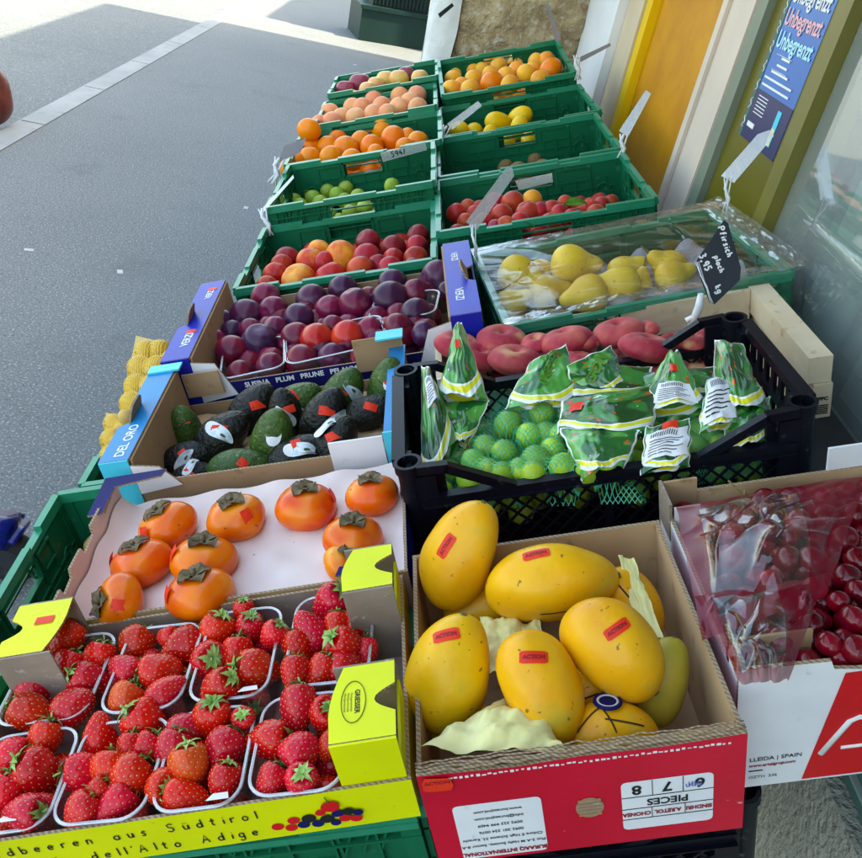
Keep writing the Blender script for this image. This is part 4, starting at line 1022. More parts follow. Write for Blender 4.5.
# ------------------------------------------------------------------ raised box ends (ledge with hand hole)
def ledge(parent, side, W, D, z0, z1, wd, mtop, mfront, mwhite, text=None, inner='cardboard', y0=0, y1=0, tm='white_paint', logo=None):
    """box end folded over into a raised ledge; parent local coords, side -1/+1"""
    xo = side * (W / 2 + .004); xi = side * (W / 2 - wd); ya, yb = -D / 2 + y0, D / 2 - y1; xl, xr = min(xo, xi), max(xo, xi)
    b = MB(); ym = (ya + yb) / 2; nh = .045; k_ = .016 * side
    base = [(xo, ya), (xo, ym - nh), (xo - k_, ym - nh + .012), (xo - k_, ym + nh - .012), (xo, ym + nh), (xo, yb), (xi, yb), (xi, ya)]
    if side < 0: base = base[::-1]
    if side < 0: pass
    b.prism(base if side > 0 else base, .004, Matrix.Translation((0, 0, z1)), G[mtop], G[inner], G['corr'])
    if text:
        for (t_, yy, sz) in text: b.text(t_, Matrix.Translation(((xi * .62 + xo * .38), yy, z1 + .0003)) @ Matrix.Rotation(PI / 2 if side < 0 else -PI / 2, 4, 'Z'), sz, G[tm], bold=.0004)
    if logo:
        for yy in logo:
            b.prism([((xi * .62 + xo * .38) + .012 * math.cos(a * PI / 6), yy + .010 * math.sin(a * PI / 6)) for a in range(12)], .0003, Matrix.Translation((0, 0, z1 + .0008)), G['orange_sticker'], G['orange_sticker'], G['orange_sticker'])
    b.build('end_ledge', parent)
    b = MB(); b.prism([(-.036, 0), (.036, 0), (.030, .026), (.018, .034), (-.018, .034), (-.030, .026)], .004, Matrix.Translation((xo - k_ * .9, ym, z1 - .004)) @ Matrix(((0, 0, side, 0), (1, 0, 0, 0), (0, 1, 0, 0), (0, 0, 0, 1))) @ Matrix.Rotation(-.35 * 1, 4, 'X'), G[inner], G[inner], G['corr']); b.build('hand_tab', parent)
    b = MB()
    b.box(min(xi, xi - side * .004), max(xi, xi - side * .004), ya + .004, yb, .005, z1 - .0045, G[inner]); b.build('inner_wall', parent)
    b = MB(); b.box(min(xo, xo - side * .004), max(xo, xo - side * .004), ya + .004, yb, z0 + .001, z1 - .025, G[mtop]); b.build('outer_wall', parent)
    b = MB(); b.box(xl + .001, xr - .001, ya - .003, ya + .001, z0 * .2, z1 - .001, G[mfront]); b.build('end_fold', parent); b = MB(); b.box(xl + .001, xr - .001, yb + .001, yb + .004, 0.003, z1 - .001, G[inner]); b.build('end_fold', parent)
    # white corner flap leaning along the front
    b = MB(); xs = xi; x2 = xi - side * .075; A = [(xs, z1 - .012), (x2 + side * .028, z1 - .022), (x2, z0 - .012), (xs, z0 - .02)]
    T = Matrix(((1, 0, 0, 0), (0, 0, 1, 0), (0, 1, 0, 0), (0, 0, 0, 1)))
    b.prism(A if side > 0 else A[::-1], .004, Matrix.Translation((0, ya - .0035, 0)) @ Matrix(((1, 0, 0, 0), (0, 0, -1, 0), (0, 1, 0, 0), (0, 0, 0, 1))), G[mwhite], G['cardboard'], G['corr'])
    b.build('corner_flap', parent)
# avocado box
cu, cy, rz = -.445, 1.322, .03; AW, AD = .50, .335
ab = tray('fruit_box', 'light blue cardboard box of avocados with white corner flaps', 'box', cu - AW / 2, cu + AW / 2, cy - AD / 2, cy + AD / 2, -.085, .0, rz, mf='cardboard', mbk='cardboard', outlines={'back': [(0, 0), (1, 0), (1, .040), (0, .040)]})
ledge(ab, -1, AW, AD, .085, .135, .048, 'cyan_card', 'cyan_light', 'white_card', text=[('DEL ORO', -.105, .024)], y1=.02)
b = MB(); b.box(AW / 2 - .12, AW / 2 - .03, -AD / 2 - .004, -AD / 2 - .0005, .02, .112, G['white_card']); b.box(AW / 2 - .028, AW / 2 + .002, -AD / 2 - .004, -AD / 2 - .0005, .02, .118, G['cyan_light']); b.build('corner_flap', ab)
b = MB(); b.box(AW / 2 - .03, AW / 2 + .002, -AD / 2, AD / 2, .10, .104, G['cyan_card']); b.build('folded_flap', ab)
for q_, m_ in (((AW / 2 - .10, AW / 2 - .002, AD / 2 - .006, AD / 2 - .002, .06, .130), 'cardboard'), ((AW / 2 - .05, AW / 2 + .003, AD / 2 - .035, AD / 2 + .002, .1355, .139), 'cyan_light'), ((-AW / 2 + .05, -AW / 2 + .125, AD / 2 - .007, AD / 2 - .003, .06, .112), 'cardboard'), ((-AW / 2 - .004, -AW / 2 + .06, AD / 2 - .03, AD / 2, .1352, .139), 'cyan_light')):
    b = MB(); b.box(*q_, G[m_]); b.build('folded_flap', ab)
b = MB(); b.grid(24, 12, lambda u, v: ((u - .5) * AW * .9, (v - .5) * AD * .9, .022 + .022 * noise.noise(Vector((u * 7, v * 5, 3)))), G['cardboard_light']); b.build('paper_liner', ab)
AV = [(186, 427, 17, 100, .6, 'avoG'), (222, 436, 26, 40, .1, 'avoD'), (188, 459, 21, 20, .1, 'avoD'), (193, 477, 17, 20, 0, 'avoD'), (252, 409, 23, 50, .2, 'avoD'), (273, 440, 27, 75, .6, 'avoG'), (296, 402, 20, 30, .2, 'avoG'), (286, 414, 20, 100, .4, 'avoD'),
      (324, 417, 26, 60, .3, 'avoD'), (342, 396, 23, 60, .5, 'avoG'), (370, 412, 20, 20, .2, 'avoD'), (388, 388, 23, 80, .5, 'avoG'), (240, 469, 25, 10, .1, 'avoG'), (298, 458, 27, 30, .1, 'avoD'), (336, 443, 25, 60, .4, 'avoD')]
items = []
for i, (px, py, rr, a, t_, k) in enumerate(AV):
    o = put('avocado', rnd.choice(ME[k]), px, py, -.030 if py < 450 else -.048, rr * 1.0, .036 if rr < 24 else .038, orient(a, t_, rnd.uniform(0, 6)), 'avocado', 'avocados in the light blue box', .7, 1.25)
    items.append((o, px, py, 'green' if k == 'avoG' else 'dark'))
    # price sticker facing the viewer side
    bt = MB(); R_ = .034
    qm = o.matrix_world.to_3x3().inverted() @ ((CAM - o.matrix_world.translation).normalized() + Vector((rnd.uniform(-.4, .4), rnd.uniform(-.3, .3), .5))).normalized(); qm.normalize()
    rot = qm.to_track_quat('Z', 'Y').to_matrix().to_4x4() @ Matrix.Rotation(rnd.uniform(-.6, .6) + .5, 4, 'Z')
    link('price_sticker', patch_mesh('sticker', .024, .014, .034, G['orange_sticker']), o, rot @ Matrix.Translation((0, 0, R_ * 1.02)))
    if i in (1, 2, 3, 5, 7, 8, 9, 11, 13, 14, 6):
        qm2 = (qm + Vector((rnd.uniform(-.6, .6), rnd.uniform(-.6, .6), rnd.uniform(-.3, .3)))).normalized()
        rot = qm2.to_track_quat('Z', 'Y').to_matrix().to_4x4() @ Matrix.Rotation(rnd.uniform(0, 3), 4, 'Z')
        bt = MB(); n = 20; pts = []
        for k_ in range(n):
            an = 2 * PI * k_ / n; x_ = .024 * math.cos(an); pts.append((x_, .0105 * math.sin(an) * (1 - .35 * math.cos(an)) + .003 * math.sin(x_ * 90)))
        def cur(p, e=0): return Vector((p[0], p[1], -(p[0] ** 2) * 14 + .004 * math.sin(p[0] * 120) + e))
        for e_, s_, m_, ox in ((0, 1, 'white_tag', 0), (.0004, .74, 'card_blue', .002), (.0008, .45, 'white_tag', .006), (.0012, .2, 'avocado_green', .008)):
            b0 = len(bt.v); bt.v.append(cur((ox, 0), e_)); bt.v += [cur((x_ * s_ + ox, y_ * s_), e_) for x_, y_ in pts]
            for k_ in range(n): bt.face((b0, b0 + 1 + k_, b0 + 1 + (k_ + 1) % n), G[m_], True)
        bt.build('label_card', o, None, rot @ Matrix.Translation((0, 0, R_ * 1.10)))
auto_labels(items, 'avocado', 'light blue box', 5)
# plum box
cu, cy, rz = -.375, 1.722, .045; BW, BD = .64, .425
pl = tray('fruit_box', 'dark blue cardboard box of plums with white corner flaps and printed front', 'box', cu - BW / 2, cu + BW / 2, cy - BD / 2, cy + BD / 2, -.13, -.014, rz, mf='navy_print', mbk='cardboard')
ledge(pl, -1, BW, BD, .10, .185, .055, 'blue_card', 'blue_card', 'white_card', text=[('VERZI', -.125, .024), ('VERZI', .115, .02)], y1=.02, logo=(-.085, .145))
ledge(pl, 1, BW, BD, .10, .185, .058, 'blue_card', 'blue_card', 'white_card', text=[('VERZI', -.115, .024), ('VERZI', .10, .02)], y1=.02, logo=())
T, L = wall_T((-BW / 2, -BD / 2), (BW / 2, -BD / 2)); b = MB(); b.text('SUSINA   PLUM   PRUNE   PFLAUME', T @ Matrix.Translation((.268, .1045, .0006)), .0155, G['white_paint'], bold=.0005)
b.box(.02, L - .02, -.05, .068, .0005, .0012, G['cardboard'], T) if False else None
b.build('front_print', pl)
for nm, q in (('front right', [(287, 334), (383, 314), (386, 342), (283, 367)]), ('front left', [(215, 350), (287, 334), (282, 367), (228, 378)]), ('back right', [(372, 296), (436, 290), (440, 312), (372, 320)])):
    punnet(q, -.004, .07, 'clear plastic punnet of plums, %s one in the dark blue box' % nm)
PLM = [(205, 334, 10, 'plumM'), (221, 324, 15, 'plumD'), (247, 316, 17, 'plumD'), (274, 311, 15, 'plumM'), (266, 298, 15, 'plumM'), (232, 332, 12, 'plumD'), (232, 352, 17, 'plumM'), (260, 343, 19, 'plumD'), (276, 329, 13, 'plumM'), (299, 319, 16, 'plumD'), (312, 300, 16, 'plumD'), (297, 338, 16, 'plumM'), (317, 340, 17, 'plumR'), (330, 310, 15, 'plumM'), (333, 327, 12, 'plumM'), (348, 337, 17, 'plumR'), (356, 306, 18, 'plumM'), (343, 290, 15, 'plumD'), (370, 331, 14, 'plumM'), (302, 361, 17, 'plumM', -.01), (271, 367, 15, 'plumM', -.01), (333, 358, 15, 'plumD', -.01), (362, 356, 12, 'plumM', -.01), (390, 300, 19, 'plumD'), (393, 284, 15, 'plumD'), (416, 293, 14, 'plumM'), (416, 314, 16, 'plumD'), (438, 277, 17, 'plumD'), (398, 328, 15, 'plumM'), (424, 334, 13, 'plumD'), (447, 291, 10, 'plumD'), (240, 373, 13, 'plumM'), (215, 341, 12, 'plumM'), (250, 330, 12, 'plumM')]
fruits('plum', 'plum', PLM, -.014, .030, ['plumD'], 'plum', 'dark blue box', 'plums in the dark blue box', 5, {'plumD': 'dark purple', 'plumM': 'magenta', 'plumR': 'bright red'})
fill('plum', 'plum', 'plumD', (-.63, -.12, 1.56, 1.92), -.075, .030, 'dark plum in the lower layer of the dark blue box', 'plums in the dark blue box', rz=.045)
fill('plum', 'plum', 'plumM', (-.60, -.14, 1.60, 1.92), -.034, .030, 'plum between the top ones in the dark blue box', 'plums in the dark blue box', rz=.045, skip=.25)

# ------------------------------------------------------------------ mango box
cu, cy, rz = .012, .722, .05; MW, MD = .335, .345
ol = {'front': [(0, 0), (1, 0), (1, .160), (.75, .156), (.5, .158), (.3, .154), (0, .159)]}
mb_ = tray('fruit_box', 'red cardboard box of yellow mangoes with upside down white labels', 'box', cu - MW / 2, cu + MW / 2, cy - MD / 2, cy + MD / 2, -.158, .0, rz, mf='red_card', mbk='cardboard_light', mbase='cardboard', outlines=ol, t=.005)
T, L = wall_T((-MW / 2, -MD / 2), (MW / 2, -MD / 2))
def rrect(x0, x1, y0, y1, r_):
    o = []
    for cx, cy_, a in ((x1 - r_, y1 - r_, 0), (x0 + r_, y1 - r_, 90), (x0 + r_, y0 + r_, 180), (x1 - r_, y0 + r_, 270)):
        o += [(cx + r_ * math.cos(math.radians(a + 30 * k)), cy_ + r_ * math.sin(math.radians(a + 30 * k))) for k in range(4)]
    return o
b = MB(); Wp = G['white_card']; TR = T @ Matrix.Translation((-.006, -.006, 0))
b.prism(rrect(.038, .132, .012, .108, .006), .0003, T @ Matrix.Translation((-.010, -.006, 0)) @ Matrix.Translation((0, 0, .0008)), Wp, Wp, Wp)
b.prism(rrect(.212, .308, .030, .112, .006), .0003, TR @ Matrix.Translation((0, 0, .0008)), Wp, Wp, Wp)
for x0, x1, y0, y1 in ((.212, .308, .086, .0868), (.212, .308, .066, .0668), (.212, .308, .048, .0488), (.244, .2448, .0868, .112), (.276, .2768, .0868, .112), (.243, .2438, .0488, .066), (.278, .2788, .0488, .066)):
    b.box(x0, x1, y0, y1, .0010, .0014, G['black_print'], TR)
def fl(x, y): return T @ Matrix.Translation((x - (.010 if x < .15 else .006), y - .006, .0012)) @ Matrix.Rotation(PI, 4, 'Z')
b.text('6', fl(.294, .099), .021, G['black_print'], bold=.0006); b.text('7', fl(.260, .099), .021, G['black_print'], bold=.0006); b.text('8', fl(.228, .099), .021, G['black_print'], bold=.0006)
b.text('PIECES', fl(.260, .076), .015, G['black_print'], bold=.0004)
b.text('SINDHRI', fl(.293, .057), .0085, G['maroon_print'], bold=.0004, sx=.85); b.text('A.RETOL', fl(.260, .057), .0085, G['maroon_print'], bold=.0004, sx=.85); b.text('CHONSA', fl(.227, .057), .0085, G['maroon_print'], bold=.0004, sx=.85)
b.text('BURAAQ INTERNATIONAL', fl(.085, .020), .0088, G['maroon_print'], bold=.0004, sx=.88)
for k, t_ in enumerate(('Plot 3-A M Hafiz Society, Sector 8-A', 'Chfore E High Scheme 33, Karachi', '0092 301 224 0076', '0092 323 999 9409', 'info@buraaqintl.com', 'www.buraaqintl.com')):
    b.text(t_, fl(.085, .034 + k * .012), .0062, G['black_print'], bold=.0001)
for k in range(5): b.strokes('u', TR @ Matrix.Translation((.279 + k * .003, .094 + .003 * (k % 2), .0016)), .012, .0012, G['blue_ink'])
for k in range(52): b.box(.02 + k * .0058, .0236 + k * .0058 + rnd.uniform(-.001, .001), .1475 + rnd.uniform(0, .002), .1515 - rnd.uniform(0, .002), .0004, .0009, Wp, T)
# round carton hole with folded paper in the middle
b.prism([(.172 + .015 * math.cos(k * PI / 8), .072 + .017 * math.sin(k * PI / 8)) for k in range(16)], .0003, T @ Matrix.Translation((0, 0, .0009)), G['cardboard'], G['cardboard'], G['cardboard'])
for k in range(5): b.box(.160, .184, .060 + k * .006, .0625 + k * .006, .0009, .0022, G['cardboard_grey' if k % 2 else 'cardboard'], T)
b.build('front_print', mb_)
b = MB(); b.prism([(-.015, -.009), (-.008, -.011), (.014, -.010), (.016, -.002), (.013, .009), (-.013, .010), (-.016, .003)], .0006, T @ Matrix.Translation((.020, .146, .0035)) @ Matrix.Rotation(-.1, 4, 'Z'), G['orange_sticker'], G['orange_sticker'], G['orange_sticker'])
b.text('ACTION', T @ Matrix.Translation((.020, .149, .0037)), .007, G['maroon_print'], bold=.0002); b.build('price_sticker', mb_)
def crumple_strip(b, x0, x1, y, z, r_, m_, n=60):      # crushed corrugated rim
    for q in range(4):
        b.tube([(x0 + (x1 - x0) * i / n, y + q * .003 + .0035 * noise.noise(Vector((i * .35, q * 3, 1))), z + .003 * noise.noise(Vector((i * .3, q, 9))) + q * .0012) for i in range(n + 1)], r_ * (1 - .15 * q), m_, 5)
b = MB(); crumple_strip(b, -MW / 2, MW / 2, -MD / 2 + .003, .1600, .0017, G['corr'])
b.grid(40, 4, lambda u, v: (-MW / 2 + u * MW, -MD / 2 + .006 + v * .020, -.0 + .158 - v * .016 + .003 * noise.noise(Vector((u * 14, v * 2, 2)))), G['cardboard']); b.build('crushed_rim', mb_)
# printed mangoes
MG = [('mango', 463, 556, 60, 68, .25, .022, .94), ('mango', 552, 586, 67, 8, .05, .0, .93), ('mango', 454, 674, 62, 78, .1, -.004, 1.04), ('mango', 538, 690, 60, -68, .1, -.002, 1.08), ('mango', 611, 652, 58, -45, .15, .004, 1.13), ('mango', 614, 735, 45, 0, .0, -.055, 1.05), ('mango', 634, 606, 42, -60, .0, -.045, 1.0), ('mangoG', 664, 682, 46, 75, .0, -.055, 1.0), ('mango', 584, 690, 45, 40, 0, -.06, 1.0), ('mango', 486, 606, 44, 20, 0, -.06, 1.0), ('mango', 470, 730, 40, 0, 0, -.085, 1.0)]
SK = {0: (446, 546, 55), 1: (536, 554, 5), 2: (446, 635, 10), 3: (534, 657, 0), 4: (617, 629, 35)}
items = []
for i, (k, px, py, rr, a, tl, w_, wf) in enumerate(MG):
    p, t = at(px, py, w_); s = rr * t / FPX / .0625
    o = link('mango', ME[k][i % len(ME[k])], None, Matrix.Translation(M @ p) @ orient(a, tl, [0, 1.6, 0, .2, 1.2, .5, 0, 0, 0, 0, 0][i]) @ Matrix.Diagonal((s * wf, s * wf, s, 1)))
    tag(o, None, 'mango', 'mangoes in the red box')
    items.append((o, px, py, 'yellow' if k == 'mango' else 'greenish'))
    b = MB(); tipz = .0615; b.tube([(.003, 0, tipz - .002), (.003, 0, tipz + .002)], [.004, .003], G['stem'], 8); b.build('stem_scar', o)
labs = ['yellow mango standing tall at the back left of the red box', 'long yellow mango lying across the back of the red box', 'big yellow mango at the left side of the red box', 'yellow mango in the front middle of the red box', 'yellow mango with a sticker at the right of the red box', 'half hidden yellow mango at the front right of the red box', 'small yellow mango tucked under the paper at the back right', 'greenish mango wrapped against the right wall of the red box', 'yellow mango underneath between the middle and right ones', 'yellow mango underneath the tall one at the back left', 'yellow mango under the tissue at the front left']
for q, l in zip(items, labs): q[0]['label'] = l
DG = bpy.context.evaluated_depsgraph_get
bpy.context.view_layer.update()
from mathutils.bvhtree import BVHTree
def drape_patch(o, px, py, ang, w_, h_, mat_, name, n=8, lift=.0007, txt=None):
    """sticker that follows the curved surface of mesh object o, centred where the photo shows it"""
    bm = bmesh.new(); bm.from_mesh(o.data); bv = BVHTree.FromBMesh(bm); bm.free(); mi = o.matrix_world.inverted()
    d0 = ray(px, py).normalized(); hit = bv.ray_cast(mi @ CAM, (mi.to_3x3() @ d0).normalized())
    if hit[0] is None: return None
    c = hit[0]; nrm = hit[1]; nw = (o.matrix_world.to_3x3() @ nrm)
    a = math.radians(ang); xw = RC @ Vector((math.cos(a), math.sin(a), 0)); x = (mi.to_3x3() @ xw); x = (x - nrm * x.dot(nrm)).normalized(); y = nrm.cross(x)
    sc = o.matrix_world.to_scale()[0]; b = MB()
    def f(u, v):
        uu = (u - .5) * w_ / sc; vv = (v - .5) * h_ / sc
        if abs(u - .5) > .42: vv *= .8
        q = c + x * uu + y * vv + nrm * .02; h = bv.ray_cast(q, -nrm, .05)
        return (h[0] + h[1] * lift) if h[0] is not None else q - nrm * .02
    b.grid(n, n, f, mat_)
    if txt:
        def g(p):
            q = c + x * (p.x / sc) + y * (p.y / sc) + nrm * .02; h = bv.ray_cast(q, -nrm, .05); return (h[0] + h[1] * (lift + .0004)) if h[0] is not None else q
        b.text(txt, None, h_ * .45, G['maroon_print'], bold=.0003, fn=g)
    return b.build(name, o)
for i, (sx_, sy_, an) in SK.items(): drape_patch(items[i][0], sx_, sy_, an, .031, .014, G['orange_sticker'], 'price_sticker', txt='ACTION')
for i, sx_, sy_, an in ((5, 605, 712, -75), (5, 625, 722, -10), (5, 590, 716, 60), (6, 628, 596, -50), (1, 560, 612, 5), (8, 580, 700, 20)): drape_patch(items[i][0], sx_, sy_, an, .045, .0022, G['mango_scar'], 'dark_strip', 10)
b = MB(); p, t = at(608, 706, -.03); torus(b, .014, .0022, G['navy_print'], Matrix.Rotation(PI / 2, 4, 'X')); torus(b, .011, .0016, G['white_tag'], Matrix.Rotation(PI / 2, 4, 'X'))
b.prism([(.010 * math.cos(k * PI / 8), .010 * math.sin(k * PI / 8)) for k in range(16)], .001, Matrix.Translation((0, 0, .0005)), G['navy_print'], G['navy_print'], G['white_tag']); o = b.build('round_seal', None, None, M @ Matrix.Translation(p + Vector((0, 0, .008))) @ Euler((-.3, .1, 0)).to_matrix().to_4x4()); tag(o, 'round dark blue seal on the lower mango at the front right', 'seal')
def sheet3(name, quad, label, cat, mat_, n=(30, 22), amp=.006, fr=(5, 4), seed=0, thick=.0008, group=None, bulge=0, cr=None):
    """crumpled sheet through four display points (px,py,w) TL TR BR BL"""
    P_ = [at(a, c, w_)[0] for a, c, w_ in quad]; cen = sum(P_, Vector()) / 4; b = MB()
    def f(u, v):
        q = (P_[3] * (1 - u) + P_[2] * u) * (1 - v) + (P_[0] * (1 - u) + P_[1] * u) * v
        d = amp * noise.noise(Vector((u * fr[0] + seed, v * fr[1], seed * 2.1))) + amp * .5 * abs(noise.noise(Vector((u * fr[0] * 2.3 + seed, v * fr[1] * 2.3, 7)))) + bulge * math.sin(PI * u) * math.sin(PI * v) + (cr(u, v) * min(1, 9 * min(u, 1 - u, v, 1 - v)) if cr else 0)
        e = .004 * noise.noise(Vector((u * 6, v * 6, seed + 3)))
        return q + Vector((e, e, d)) - cen
    b.grid(n[0], n[1], f, mat_); o = b.build(name, None, None, M @ Matrix.Translation(cen)); tag(o, label, cat, group); return o
sheet3('tissue_paper', [(500, 700, -.02), (540, 712, -.02), (566, 752, -.006), (417, 750, .004)], 'pale yellow tissue paper under the front mangoes of the red box', 'tissue paper', G['tissue'], amp=.012, bulge=.02)
sheet3('tissue_paper', [(618, 556, .01), (634, 560, .004), (664, 640, -.03), (640, 640, -.04)], 'yellow tissue paper standing against the right wall of the red box', 'tissue paper', G['tissue'], amp=.006, fr=(1.5, 3), seed=4)
sheet3('tissue_paper', [(480, 618, -.02), (540, 622, -.02), (550, 668, -.03), (486, 672, -.03)], 'pale tissue paper between the middle mangoes of the red box', 'tissue paper', G['tissue'], amp=.012, seed=8, bulge=.012)

# ------------------------------------------------------------------ cherry box
cu, cy, rz = .375, .800, .045; CW, CD = .37, .335
cb_ = tray('fruit_box', 'white and red cardboard box of cherries at the right edge', 'box', cu - CW / 2, cu + CW / 2, cy - CD / 2, cy + CD / 2, -.186, -.0, rz, mf='white_card', mbk='cardboard_light', mbase='cardboard', outlines={'front': [(0, 0), (1, 0), (1, .181), (.34, .181), (.27, .186), (.26, .198), (0, .202)]}, t=.005)
T, L = wall_T((-CW / 2, -CD / 2), (CW / 2, -CD / 2)); b = MB()
b.prism([(.078, .004), (.366, .004), (.366, .178), (.112, .178)], .0003, T @ Matrix.Translation((0, 0, .0009)), G['red_card2'], G['red_card2'], G['red_card2'])
LT = T @ Matrix.Translation((-.072, -.008, 0))
for pl_, rr_ in ((((.168, .055), (.196, .107), (.206, .112), (.216, .107), (.243, .050)), .0045), (((.190, .062), (.215, .062), (.232, .067)), .0035), (((.262, .050), (.262, .112), (.285, .112), (.292, .095), (.265, .082), (.292, .052)), .0042)):
    b.tube([LT @ Vector((x_, y_, -.001)) for x_, y_ in pl_], rr_, G['white_paint'], 8)
b.text('LLEIDA | SPAIN', T @ Matrix.Translation((.016, .050, .0006)), .0090, G['black_print'], 'LEFT', bold=.0001)
b.text('www.artelgrup.com', T @ Matrix.Translation((.016, .039, .0006)), .0066, G['maroon_print'], 'LEFT', bold=.0002)
b.box(.016, .032, .0292, .0304, .0005, .001, G['black_print'], T)
b.text('OZTH  236', T @ Matrix.Translation((.016, .018, .0006)), .0068, G['black_print'], 'LEFT')
b.build('front_print', cb_)
b = MB(); hz = .160
b.box(-CW / 2 + .004, -CW / 2 + .008, -CD / 2 + .006, -CD / 2 + .07, .12, .208, G['corr']); b.build('corner_fold', cb_); b = MB(); b.box(-CW / 2 + .006, -CW / 2 + .095, -CD / 2 + .045, -CD / 2 + .049, .12, .198, G['cardboard']); b.build('corner_fold', cb_)
for q_, m_ in (((-CW / 2 + .004, -CW / 2 + .05, CD / 2 - .010, CD / 2 - .006, .15, .211), 'cardboard'), ((-CW / 2 - .001, -CW / 2 + .003, CD / 2 - .06, CD / 2 - .004, .15, .212), 'cardboard_grey'), ((-CW / 2 + .006, -CW / 2 + .04, CD / 2 - .06, CD / 2 - .056, .16, .204), 'white_card'), ((CW / 2 - .14, CW / 2 - .06, CD / 2 - .002, CD / 2 + .002, .14, .222), 'white_card')):
    b = MB(); b.box(*q_, G[m_]); b.build('back_fold', cb_)
CH = [(764, 505, 18), (708, 529, 15), (732, 536, 15), (767, 532, 14), (732, 558, 16), (799, 524, 16), (826, 518, 15), (744, 604, 15), (748, 655, 21), (847, 578, 15), (853, 620, 15), (829, 644, 14), (828, 668, 18), (855, 650, 16), (805, 679, 14), (856, 678, 15), (839, 602, 12), (812, 560, 15), (788, 560, 15), (700, 560, 14), (720, 590, 15), (770, 585, 16), (700, 600, 14), (712, 630, 15), (790, 610, 15), (812, 625, 14), (778, 640, 15), (790, 664, 15), (845, 540, 15), (858, 560, 14), (815, 590, 14), (690, 535, 13), (842, 690, 14), (822, 694, 12), (858, 592, 13), (722, 655, 14), (768, 672, 14), (855, 515, 14), (742, 520, 14), (790, 500, 13), (824, 500, 13)]
CH = [q for q in CH if at(q[0], q[1], -.006)[0].x > .212 and at(q[0], q[1], -.006)[0].y > .652]
chs = fruits('cherry', 'cherry', CH, -.006, .0155, ['cherry'], 'dark red cherry', 'cherry box', 'cherries in the white and red box', 6)
stem = MB(); stem.tube([(0, 0, .012), (.002, 0, .022), (.008, .002, .036)], [.0011, .0007, .0010], G['stem'], 5); so = stem.build('stem'); sm_ = so.data; bpy.data.objects.remove(so)
for o in chs[::2]: link('stem', sm_, o, Matrix.Identity(4))
for w_ in (-.022, -.046): fill('cherry', 'cherry', 'cherry', (.20, .555, .645, .955), w_, .0165, 'dark red cherry in the lower layers of the white and red box', 'cherries in the white and red box', rz=.045)
sheet3('clear_bag', [(676, 506, .022), (868, 476, .045), (826, 596, .036), (702, 640, .016)], 'clear bag with dark red print lying over the left cherries', 'plastic bag', G['cherry_film'], n=(110, 100), amp=.010, fr=(1.4, 1.2), seed=2, bulge=.028, cr=creases(3, 16, .022, .010))
sheet3('clear_bag', [(694, 600, .034), (826, 572, .042), (788, 684, .018), (742, 684, .016)], 'crumpled clear flap of the cherry bag reaching the front corner', 'plastic bag', G['cherry_film'], n=(110, 110), amp=.010, fr=(1.6, 1.6), seed=12, bulge=.016, cr=creases(8, 18, .024, .010))

# ------------------------------------------------------------------ wooden peach crate
cu, cy, rz = .175, 1.43, .03; r = empty('wooden_crate', 'light wooden crate of flat peaches with stamped corner beside the window', 'crate', sp(cu, cy, -.13, rz))
x1 = .355; b = MB(); b.box(x1 - .040, x1, -.165, .145, .080, .130, G['wood']); b.build('side_beam', r)
b = MB(); b.box(x1 - .030, x1 + .002, -.170, .145, .012, .0785, G['wood']); b.build('side_board', r)
b = MB(); b.text('IPPC', Matrix.Translation((x1 - .014, -.1706, .050)) @ Matrix.Rotation(PI / 2, 4, 'X'), .0095, G['planter_dark'], bold=.0006)
for k in range(5): b.box(x1 - .027, x1 - .003, -.1712, -.1704, .020 + k * .004, .022 + k * .004, G['planter_dark'])
b.build('stamp', r)
b = MB(); b.box(-.315, x1 - .041, .130, .142, .06, .128, G['wood']); b.build('back_board', r)
b = MB(); b.box(-.315, -.303, -.15, .129, .01, .125, G['wood']); b.build('side_board', r)
b = MB(); b.box(-.302, x1 - .031, -.16, .128, .0, .008, G['wood']); b.build('base', r)
b = MB(); b.box(-.318, -.25, -.06, -.056, .06, .136, G['white_card']); b.build('corner_card', r)
DN = [(457, 345, 21), (479, 357, 20), (502, 340, 23), (515, 360, 27), (536, 343, 14), (566, 341, 29), (540, 374, 20), (578, 360, 16), (619, 333, 27), (586, 342, 14), (647, 348, 30), (644, 330, 14), (691, 342, 17), (708, 336, 15), (630, 386, 20), (600, 392, 18), (700, 368, 17), (668, 372, 18), (560, 395, 17), (455, 372, 16), (680, 392, 17), (728, 352, 14), (725, 385, 14), (450, 395, 16)]
items = []
for px, py, rr in DN:
    w_ = .012 if py < 350 else (.004 if py < 366 else -.03); rr *= 1.12
    o = put('flat_peach', rnd.choice(ME['donut']), px, py, w_, rr, .043, orient(rnd.uniform(78, 108), rnd.uniform(.30, .75), rnd.uniform(0, 6)), 'peach', 'flat peaches in the wooden crate', .5, 1.2); items.append((o, px, py, 'fuzzy'))
auto_labels(items, 'flat peach', 'wooden crate', 5)
fill('flat_peach', 'peach', 'donut', (-.12, .48, 1.45, 1.56), -.075, .040, 'flat peach in the lower layer of the wooden crate', 'flat peaches in the wooden crate')

